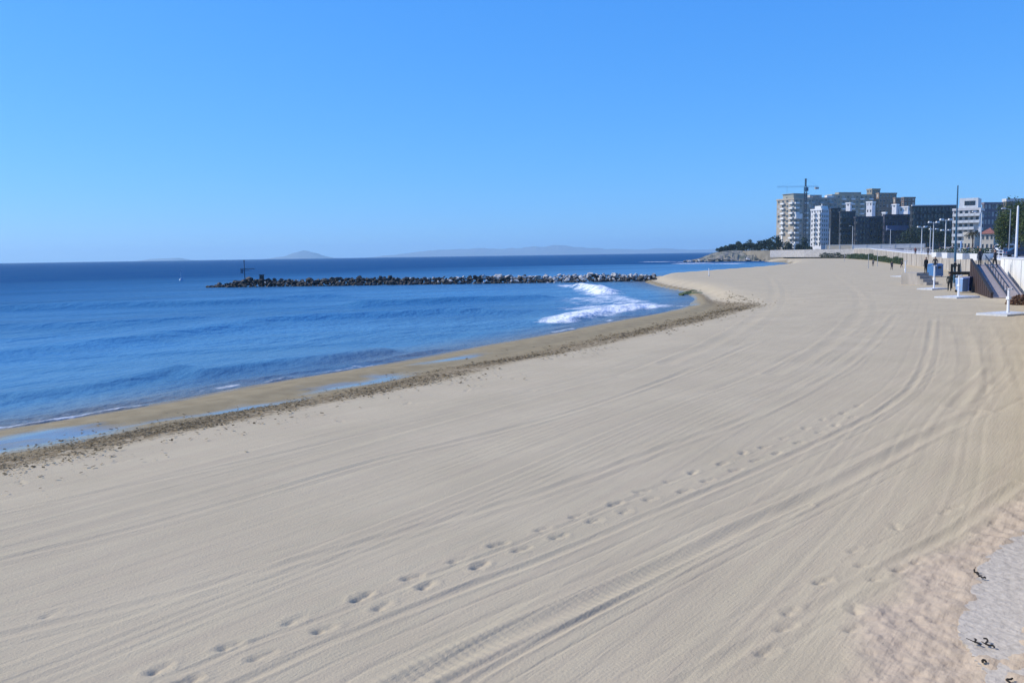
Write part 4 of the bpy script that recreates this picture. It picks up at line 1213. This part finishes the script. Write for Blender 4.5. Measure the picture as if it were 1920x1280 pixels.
shower(1797, 555, 1.9, 1.75, 'white beach shower on a slab in front of the blue bins')
shower(1751, 540, 2.45, 1.5, 'white beach shower in front of the blue container, third from the camera')
shower(1697, 517, 2.35, 1.9, 'farthest white beach shower, alone on the open sand')

# ------------------------------------------------------------------ bins
def wheelie(px, py, w_, h_, mt, label, lid):
    p = on(px, py, 0)
    e_ = empty('waste_bin', (p.x, p.y, 0.02), R(30), label, 'bin', 'blue bins by the ramp')
    MB().box(-w_ / 2, w_ / 2, -.32, .32, .06, h_, (-.05, -.05, -.05, -.05)).build('body', M[mt], e_)
    MB().box(-w_ / 2 - .08, w_ / 2 + .08, -.42, .42, h_, h_ + .09, (.05, .05, .05, .05)).build('lid', M[lid], e_)
    for s_ in (-1, 1): MB().tube((s_ * (w_ / 2 - .05), .3, .12), (s_ * (w_ / 2 + .03), .3, .12), .12, .12, 12).build('wheel', M['rubber'], e_)
    MB().tube((-w_ / 2 + .05, .42, h_ - .06), (w_ / 2 - .05, .42, h_ - .06), .025, .025, 6).build('handle', M['dark_metal'], e_)
wheelie(1803, 548, .85, 1.25, 'light_blue_plastic', 'pale blue waste bin beside the foot of the ramp', 'light_blue_plastic')
wheelie(1813, 547, .42, 1.35, 'navy_plastic', 'dark navy waste bin against the brown ramp wall', 'navy_plastic')
p = on(1753, 519, 0.0)
e_ = empty('recycling_container', (p.x, p.y, 0.02), R(30), 'big blue recycling container left of the timber landing', 'container')
MB().box(-.95, .95, -.7, .7, .1, 1.75, (.06, .06, .06, .06)).build('body', M['blue_plastic'], e_)
MB().box(-.98, .98, -.73, .73, 1.75, 1.95, (.3, .3, .25, .25)).build('lid', M['blue_plastic'], e_)
MB().box(-.35, .35, -.745, -.70, 1.2, 1.5).build('slot', M['black_metal'], e_)
for sx in (-.8, .8):
    for sy in (-.5, .5): MB().tube((sx, sy, 0), (sx, sy, .12), .07, .07, 8).build('foot', M['rubber'], e_)

# ------------------------------------------------------------------ people
def cloth_mat(H, top, leg, skin=(.35, .2, .13), hair=(.02, .015, .012), shoe=(.03, .03, .03), sleeve=True):
    m_ = bpy.data.materials.new('clothing'); m_.use_nodes = True
    n, l = m_.node_tree.nodes, m_.node_tree.links
    tc = n.new('ShaderNodeTexCoord'); sx = n.new('ShaderNodeSeparateXYZ'); l.new(tc.outputs['Object'], sx.inputs[0])
    mr = n.new('ShaderNodeMath'); mr.operation = 'DIVIDE'; mr.inputs[1].default_value = H; l.new(sx.outputs[2], mr.inputs[0])
    cr_ = n.new('ShaderNodeValToRGB'); cr_.color_ramp.interpolation = 'CONSTANT'
    el = cr_.color_ramp.elements
    el[0].position = 0; el[0].color = (*shoe, 1); el[1].position = .05; el[1].color = (*leg, 1)
    for ps, c in ((.52, top), (.835, skin), (.945, hair)):
        k_ = el.new(ps); k_.color = (*c, 1)
    l.new(mr.outputs[0], cr_.inputs[0]); b = n['Principled BSDF']; b.inputs['Roughness'].default_value = .85
    l.new(cr_.outputs[0], b.inputs['Base Color'])
    return m_
def person(loc, rz, H, top, leg, label, pose='stand', seed=1, group=None):
    r_ = random.Random(seed)
    V, E, RAD = [], [], []
    def add(p_, r, par=None):
        V.append((p_[0] * H, p_[1] * H, p_[2] * H)); RAD.append(r * H)
        if par is not None: E.append((par, len(V) - 1))
        return len(V) - 1
    pel = add((0, 0, .52), .075)
    bel = add((0, 0, .60), .07, pel); ch = add((0, .0, .72), .085, bel); nk = add((0, 0, .825), .035, ch)
    jaw = add((0, -.008, .87), .045, nk); hd = add((0, -.003, .93), .058, jaw); tp = add((0, .003, .985), .035, hd)
    stride = .09 if pose == 'walk' else .015
    for s_ in (-1, 1):
        hip = add((s_ * .05, 0, .49), .058, pel)
        kn = add((s_ * .055, -s_ * stride * .6 - .01, .28), .042, hip)
        an = add((s_ * .055, -s_ * stride + .012, .045), .026, kn)
        add((s_ * .06, -s_ * stride - .06, .022), .024, an)
        sh = add((s_ * .105, 0, .80), .042, ch)
        el_ = add((s_ * (.14 + r_.uniform(0, .02)), s_ * stride * .5 + .012, .64), .03, sh)
        wr = add((s_ * .135, s_ * stride - .04, .50), .021, el_)
        hn = add((s_ * .133, s_ * stride - .05, .45), .024, wr)
        add((s_ * .128, s_ * stride - .055, .405), .014, hn)
    me = bpy.data.meshes.new('person'); me.from_pydata(V, E, [])
    o = link('person', me, None, loc); o.rotation_euler.z = rz
    sk = o.modifiers.new('skin', 'SKIN'); sk.use_smooth_shade = True
    if not me.skin_vertices: me.attributes.new('skin', 'FLOAT', 'POINT')
    for i, v in enumerate(me.skin_vertices[0].data):
        v.radius = (RAD[i], RAD[i]); v.use_root = (i == 0)
    ss = o.modifiers.new('subsurf', 'SUBSURF'); ss.levels = 2; ss.render_levels = 2
    me.materials.append(cloth_mat(H, top, leg))
    # the two modifiers become the mesh itself
    dg = bpy.context.evaluated_depsgraph_get()
    me2 = bpy.data.meshes.new_from_object(o.evaluated_get(dg))
    o.modifiers.clear(); o.data = me2
    if not me2.materials: me2.materials.append(me.materials[0])
    for p_ in me2.polygons: p_.use_smooth = True
    return tag(o, label, 'person', group)
BK = (.012, .012, .014)
q0 = on(1738, 512, 1.4)
person((q0.x, q0.y + .3, 1.4), R(200), 1.85, BK, BK, 'person all in black standing on the steps left of the blue container', 'stand', 1)
q0 = on(1745, 507, 1.4)
person((q0.x + .1, q0.y - .9, 1.4), R(150), 1.78, (.02, .02, .025), (.03, .03, .035), 'second person in black on the steps, on the right and further back', 'stand', 2)
q0 = on(1780, 546, 0)
person((q0.x, q0.y, 0.02), R(160), 1.78, (.04, .045, .035), (.02, .022, .02), 'person in dark green walking on the sand beside the timber landing', 'walk', 3)
q0 = on(1789, 535, 0)
person((q0.x, q0.y, 0.02), R(20), 1.8, (.02, .025, .03), (.015, .015, .02), 'person in dark clothes behind the timber landing posts', 'stand', 4)
q0 = on(1807, 513, 1.72)
person((ld.location.x + .9, ld.location.y + .9, 1.72), R(180), 1.1, BK, BK, 'small dark child standing up on the timber landing', 'stand', 5)
def on_ramp(f_, y_):
    c, s_ = math.cos(rp_.rotation_euler.z), math.sin(rp_.rotation_euler.z)
    x_ = LR * f_
    return (rp_.location.x + c * x_ - s_ * y_, rp_.location.y + s_ * x_ + c * y_, (HT_ - .1) * (1 - f_) + .02 * f_)
person(on_ramp(.12, 1.9), R(210), 1.75, (.02, .02, .028), (.025, .025, .03), 'person in dark clothes walking down near the top of the ramp', 'walk', 6)
person(on_ramp(.05, .75), R(190), 1.7, (.05, .05, .06), (.03, .03, .035), 'person at the very top of the ramp left of the other walker', 'stand', 7)
for i, (px, py, tc_, lb) in enumerate(((1672, 503, (.05, .05, .08), 'tiny far person on the sand left of the farthest shower'), (1690, 499, (.03, .03, .06), 'tiny far person in navy directly behind the farthest shower'), (1706, 495, (.02, .03, .05), 'tiny far person in blue near the far sea wall'), (1637, 497, (.18, .18, .18), 'tiny far person in grey on the sand below the right hand hedge'))):
    p = on(px, py, .35)
    zz_, _, _ = beach_height(np.array([p.x]), np.array([p.y]), False)
    person((p.x, p.y, float(zz_[0])), i, 1.75, tc_, (.03, .03, .04), lb, 'walk', 20 + i)
PP = [(1716, 196, (.25, .05, .05), (.02, .02, .03), 'person in a red top on the promenade under the left twin lamp'), (1762, 150, (.6, .6, .6), (.03, .04, .08), 'person in a white top on the promenade between the middle and right twin lamps'),
      (1785, 132, (.03, .03, .04), (.03, .03, .03), 'person in black on the promenade just left of the tall mast'), (1813, 118, (.10, .14, .30), (.02, .02, .03), 'person in a blue top on the promenade right of the tall mast'),
      (1822, 122, (.5, .45, .4), (.05, .05, .06), 'person in a beige top on the promenade right of the tall mast'), (1833, 112, (.03, .03, .035), (.02, .02, .02), 'person in black on the promenade left of the pale grey lamp post'),
      (1862, 104, (.05, .05, .06), (.06, .06, .08), 'person in dark grey on the promenade right of the ramp top'), (1740, 176, (.03, .04, .07), (.02, .02, .02), 'person in navy on the promenade between the left and middle twin lamps')]
for i, (px, Y_, tc_, lg, lb) in enumerate(PP):
    p = at(px, 480, Y_)
    person((p.x, Y_, ground_z(Y_)), i * 1.3, 1.72 + .03 * (i % 4), tc_, lg, lb, 'walk' if i % 2 else 'stand', 40 + i)
# thin posts on the far sand
for i, (px, py, H) in enumerate(((1628, 500, 3.2), (1645, 497, 3.4), (1329, 514, 1.3), (1583, 490, 2.6))):
    p = on(px, py, .3)
    zz_, _, _ = beach_height(np.array([p.x]), np.array([p.y]), False)
    e_ = empty('sand_post', (p.x, p.y, float(zz_[0])), 0, ['slim grey post on far sand, left one of the net pair', 'slim grey post on far sand, right one of the net pair', 'short white marker post on the sand by the breakwater', 'slim post on the far sand below the tan wall'][i], 'post')
    MB().tube((0, 0, -.3), (0, 0, H), .08, .06, 8).build('pole', M['white_paint' if i == 2 else 'grey_metal'], e_)
    MB().tube((0, 0, -.1), (0, 0, .12), .2, .14, 8).build('base', M['concrete'], e_)

# ------------------------------------------------------------------ vehicles on the promenade road
def car(px, Y_, rz, paint, label, off=0.0, van=False):
    p = at(px, 470, Y_)
    z0 = ground_z(Y_) - .11
    e_ = empty('parked_van' if van else 'parked_car', (p.x, Y_, z0), rz, label, 'van' if van else 'car', None if van else 'cars on the promenade road')
    if van: prof = [(-2.5, .35), (-2.52, .9), (-2.2, 1.1), (-1.55, 2.0), (-1.3, 2.12), (2.4, 2.15), (2.52, 1.9), (2.55, .4)]
    else: prof = [(-2.1, .35), (-2.15, .62), (-2.0, .8), (-1.0, .93), (-.35, 1.38), (.0, 1.45), (1.1, 1.44), (1.75, 1.0), (2.1, .95), (2.15, .4)]
    w_ = .95 if van else .86
    b = MB(); b.profile(prof, -w_, w_)
    bd = b.build('body', mat('car_paint', paint, .3, spec=.6), e_)
    bv = bd.modifiers.new('bevel', 'BEVEL'); bv.width = .07; bv.segments = 2
    if van:
        MB().face([(-.8, -2.13, 1.25), (.8, -2.13, 1.25), (.75, -1.68, 1.9), (-.75, -1.68, 1.9)]).build('windscreen', M['glass'], e_)
        sd_ = [(-1.95, 1.2), (-1.45, 1.88), (2.2, 1.9), (2.2, 1.2)]
    else:
        MB().face([(-.7, -.98, .985), (.7, -.98, .985), (.62, -.42, 1.365), (-.62, -.42, 1.365)]).build('windscreen', M['glass'], e_)
        MB().face([(-.66, 1.68, 1.085), (.66, 1.68, 1.085), (.6, 1.2, 1.41), (-.6, 1.2, 1.41)]).build('rear_window', M['glass'], e_)
        sd_ = [(-.85, .97), (-.3, 1.34), (1.05, 1.36), (1.5, 1.02)]
    for s_ in (-1, 1):
        MB().face([(s_ * (w_ + .006), a_, c_) for a_, c_ in sd_]).build('side_window', M['glass'], e_)
        for y_ in (-1.35, 1.3):
            o = MB().tube((s_ * (w_ - .18), y_, .32), (s_ * (w_ + .02), y_, .32), .32, .32, 18).build('wheel', M['rubber'], e_)
            MB().tube((s_ * (w_ + .021), y_, .32), (s_ * (w_ + .03), y_, .32), .19, .18, 12).build('rim', M['grey_metal'], o)
        MB().box(s_ * .62 - .16, s_ * .62 + .16, prof[1][0] - .01, prof[1][0] + .1, .62 if not van else .8, .76 if not van else .98).build('headlight', M['lamp_glass'], e_)
        MB().box(s_ * .66 - .12, s_ * .66 + .12, prof[-1][0] - .06, prof[-1][0] + .012, .72, .9).build('tail_light', mat('tail_light', (.35, .02, .02), .3), e_)
    return e_
car(1881, 212, R(-75), (.72, .72, .72), 'white van parked on the promenade road left of the white pole', van=True)
car(1860, 170, R(70), (.02, .03, .07), 'dark blue car parked left of the white van')
car(1893, 152, R(-70), (.025, .03, .05), 'dark car parked below the white van')
car(1914, 132, R(75), (.03, .045, .09), 'navy car parked at the right edge behind the white pole')
car(1826, 205, R(72), (.03, .07, .10), 'teal car parked behind the top of the ramp')

car(1846, 186, R(68), (.30, .30, .31), 'silver car parked behind the pale grey lamp post')
car(1790, 236, R(66), (.55, .55, .55), 'pale car parked behind the tall mast')
car(1760, 262, R(66), (.02, .02, .025), 'black car parked between the middle and right twin lamps')
# ------------------------------------------------------------------ big trees and planting by the promenade
for i, (px, Y_, top, rx, rz) in enumerate(((1893, 178, 382, 3.3, 4.6), (1917, 170, 374, 3.8, 5.0), (1940, 165, 380, 3.0, 4.6), (1880, 190, 410, 2.8, 3.4))):
    p = at(px, top, Y_); z0 = ground_z(Y_) - .12
    make_tree('pine_tree', (p.x, Y_, z0), p.z - z0, rx, rz, 'leaf_pine', ['big dark green pine behind the thin lamp post at the right', 'tallest green pine cut by the right edge of the picture', 'green pine mostly hidden at the extreme right', 'smaller green pine left of the big one'][i], 'tree', 'pines by the promenade', 2600, 400 + i, .26, .22, 14)
for i, (px, Y_, top, rx) in enumerate(((1712, 415, 424, 5.0), (1737, 405, 420, 5.0), (1762, 398, 428, 4.6), (1690, 420, 434, 4.5), (1782, 380, 436, 4.0))):
    p = at(px, top, Y_); z0 = 4.2
    make_tree('town_tree', (p.x, Y_, z0), p.z - z0, rx, (p.z - z0) * .42, 'leaf_dark', f'{["second", "third", "fourth", "leftmost", "rightmost"][i]} dark tree in the row in front of the long slate building', 'tree', 'dark trees before the slate building', 900, 420 + i, .2, .5, 10)
# white planters at the edge of the promenade
for i, (px, Y_) in enumerate(((1752, 146), (1772, 128), (1800, 112), (1826, 101))):
    p = at(px, 480, Y_)
    e_ = empty('planter', (p.x + .9, Y_, ground_z(Y_)), R(28), ['leftmost', 'second', 'third', 'rightmost'][i] + ' of the white planters along the promenade railing', 'planter', 'white planters on the promenade')
    MB().box(-1.5, 1.5, -.4, .4, 0, .8, (-.08, -.08, -.06, -.06)).build('trough', M['white_wall'], e_)
    g = np.random.default_rng(700 + i); n = 320
    scatter_cards('foliage', np.stack([g.uniform(-1.4, 1.4, n), g.uniform(-.4, .4, n), .8 + g.uniform(0, .6, n)], -1), g.uniform(.05, .13, n), M['leaf_hedge'], False, 710 + i, e_)
# palm before the low house
p = at(1824, 436, 236)
pt = empty('palm_tree', (p.x, 236, ground_z(236) - .1), 0, 'small dark palm in front of the low cream house', 'tree')
HP = p.z - pt.location.z
MB().tube((0, 0, -.3), (.1, 0, HP * .5), .22, .17, 8).tube((.1, 0, HP * .5), (0, 0, HP), .17, .2, 8).build('trunk', M['bark'], pt)
r_ = random.Random(77)
for i in range(22):
    a_ = i * 2.4; up = r_.uniform(-.2, 1.0)
    b = MB(); prev = None
    for k_ in range(6):
        t_ = k_ / 5
        c_ = Vector((math.cos(a_) * t_ * 1.9, math.sin(a_) * t_ * 1.9, HP + up * t_ * 1.2 - 1.5 * t_ * t_))
        s_ = Vector((-math.sin(a_), math.cos(a_), 0)) * (.26 * (1 - t_) + .04)
        cur = (c_ - s_ - Vector((0, 0, .08)), c_ + Vector((0, 0, .04)), c_ + s_ - Vector((0, 0, .08)))
        if prev:
            b.face([prev[0], prev[1], cur[1], cur[0]]); b.face([prev[1], prev[2], cur[2], cur[1]])
        prev = cur
    b.build('frond', M['leaf_palm'], pt)
# reddish shrub heap at the wall foot on the right
p = on(1916, 572, 0)
e_ = empty('shrub', (p.x + .3, p.y + .5, 0), 0, 'low reddish brown shrub at the foot of the white sea wall on the right', 'shrub')
g = np.random.default_rng(500)
n = 1500
d = g.normal(0, 1, (n, 3)); d /= np.linalg.norm(d, axis=1)[:, None]
P = d * g.uniform(.3, 1, n)[:, None] ** .5 * np.array([1.1, .9, .75]); P[:, 2] = np.abs(P[:, 2])
scatter_cards('foliage', P, g.uniform(.04, .1, n), M['leaf_red'], False, 501, e_)
b = MB()
for i in range(16):
    a_ = i * 2.4; b.tube((0, 0, -.1), (math.cos(a_) * .7, math.sin(a_) * .6, .5), .025, .01, 5)
b.build('stems', M['bark'], e_)

# ------------------------------------------------------------------ pale concrete footing in the right foreground
pts = smooth_line([w2(*q, .05) for q in OUT], 8)
r_ = random.Random(3)
pts = [(x + r_.uniform(-.03, .03), y + r_.uniform(-.03, .03)) for x, y in pts]
o = MB().prism(pts, -.3, -.012).build('concrete_footing', M['footing']); o['kind'] = 'structure'
for i, (px, py, s_) in enumerate(((1829, 1066, .055), (1842, 1076, .04), (1832, 1196, .06), (1853, 1198, .085), (1845, 1232, .025), (1893, 1268, .05))):
    p = on(px, py, .06)
    b = MB(); rr_ = random.Random(60 + i)
    prev = Vector((-s_, 0, .015)); 
    for k_ in range(7):
        a_ = k_ * .9 + rr_.uniform(-.5, .5)
        cur = Vector((-s_ + 2 * s_ * (k_ + 1) / 7, math.sin(a_) * s_ * .5, .02 + .02 * rr_.random()))
        b.tube(prev, cur, .011, .009, 5)
        if rr_.random() < .2: b.tube(cur, cur + Vector((rr_.uniform(-.06, .06), rr_.uniform(-.07, .07), .03)), .007, .003, 5)
        prev = cur
    o = b.build('dry_twig', M['twig'], None, False, (p.x, p.y, -.004)); o.rotation_euler.z = rr_.uniform(0, 3)
    tag(o, ['black twig at the upper edge of the pale footing', 'short black twig just right of the upper edge twig', 'curled black twig on the lower part of the footing', 'largest black twig on the lower part of the footing', 'tiny black twig below the largest one on the footing', 'black twig near the bottom right corner of the footing'][i], 'twig', 'twigs on the footing')

# ------------------------------------------------------------------ the air over the sea
hz = MB().box(-14600, 14600, -2500, 14600, -22, 165).build('haze', None)
hm = bpy.data.materials.new('haze'); hm.use_nodes = True
hn, hl = hm.node_tree.nodes, hm.node_tree.links
hn.remove(hn['Principled BSDF'])
pv = hn.new('ShaderNodeVolumePrincipled')
pv.inputs['Color'].default_value = (0.55, 0.82, 0.95, 1)
pv.inputs['Density'].default_value = 0.00011
pv.inputs['Anisotropy'].default_value = 0.25
hl.new(pv.outputs[0], hn['Material Output'].inputs['Volume'])
hz.data.materials.append(hm)
hz['kind'] = 'stuff'
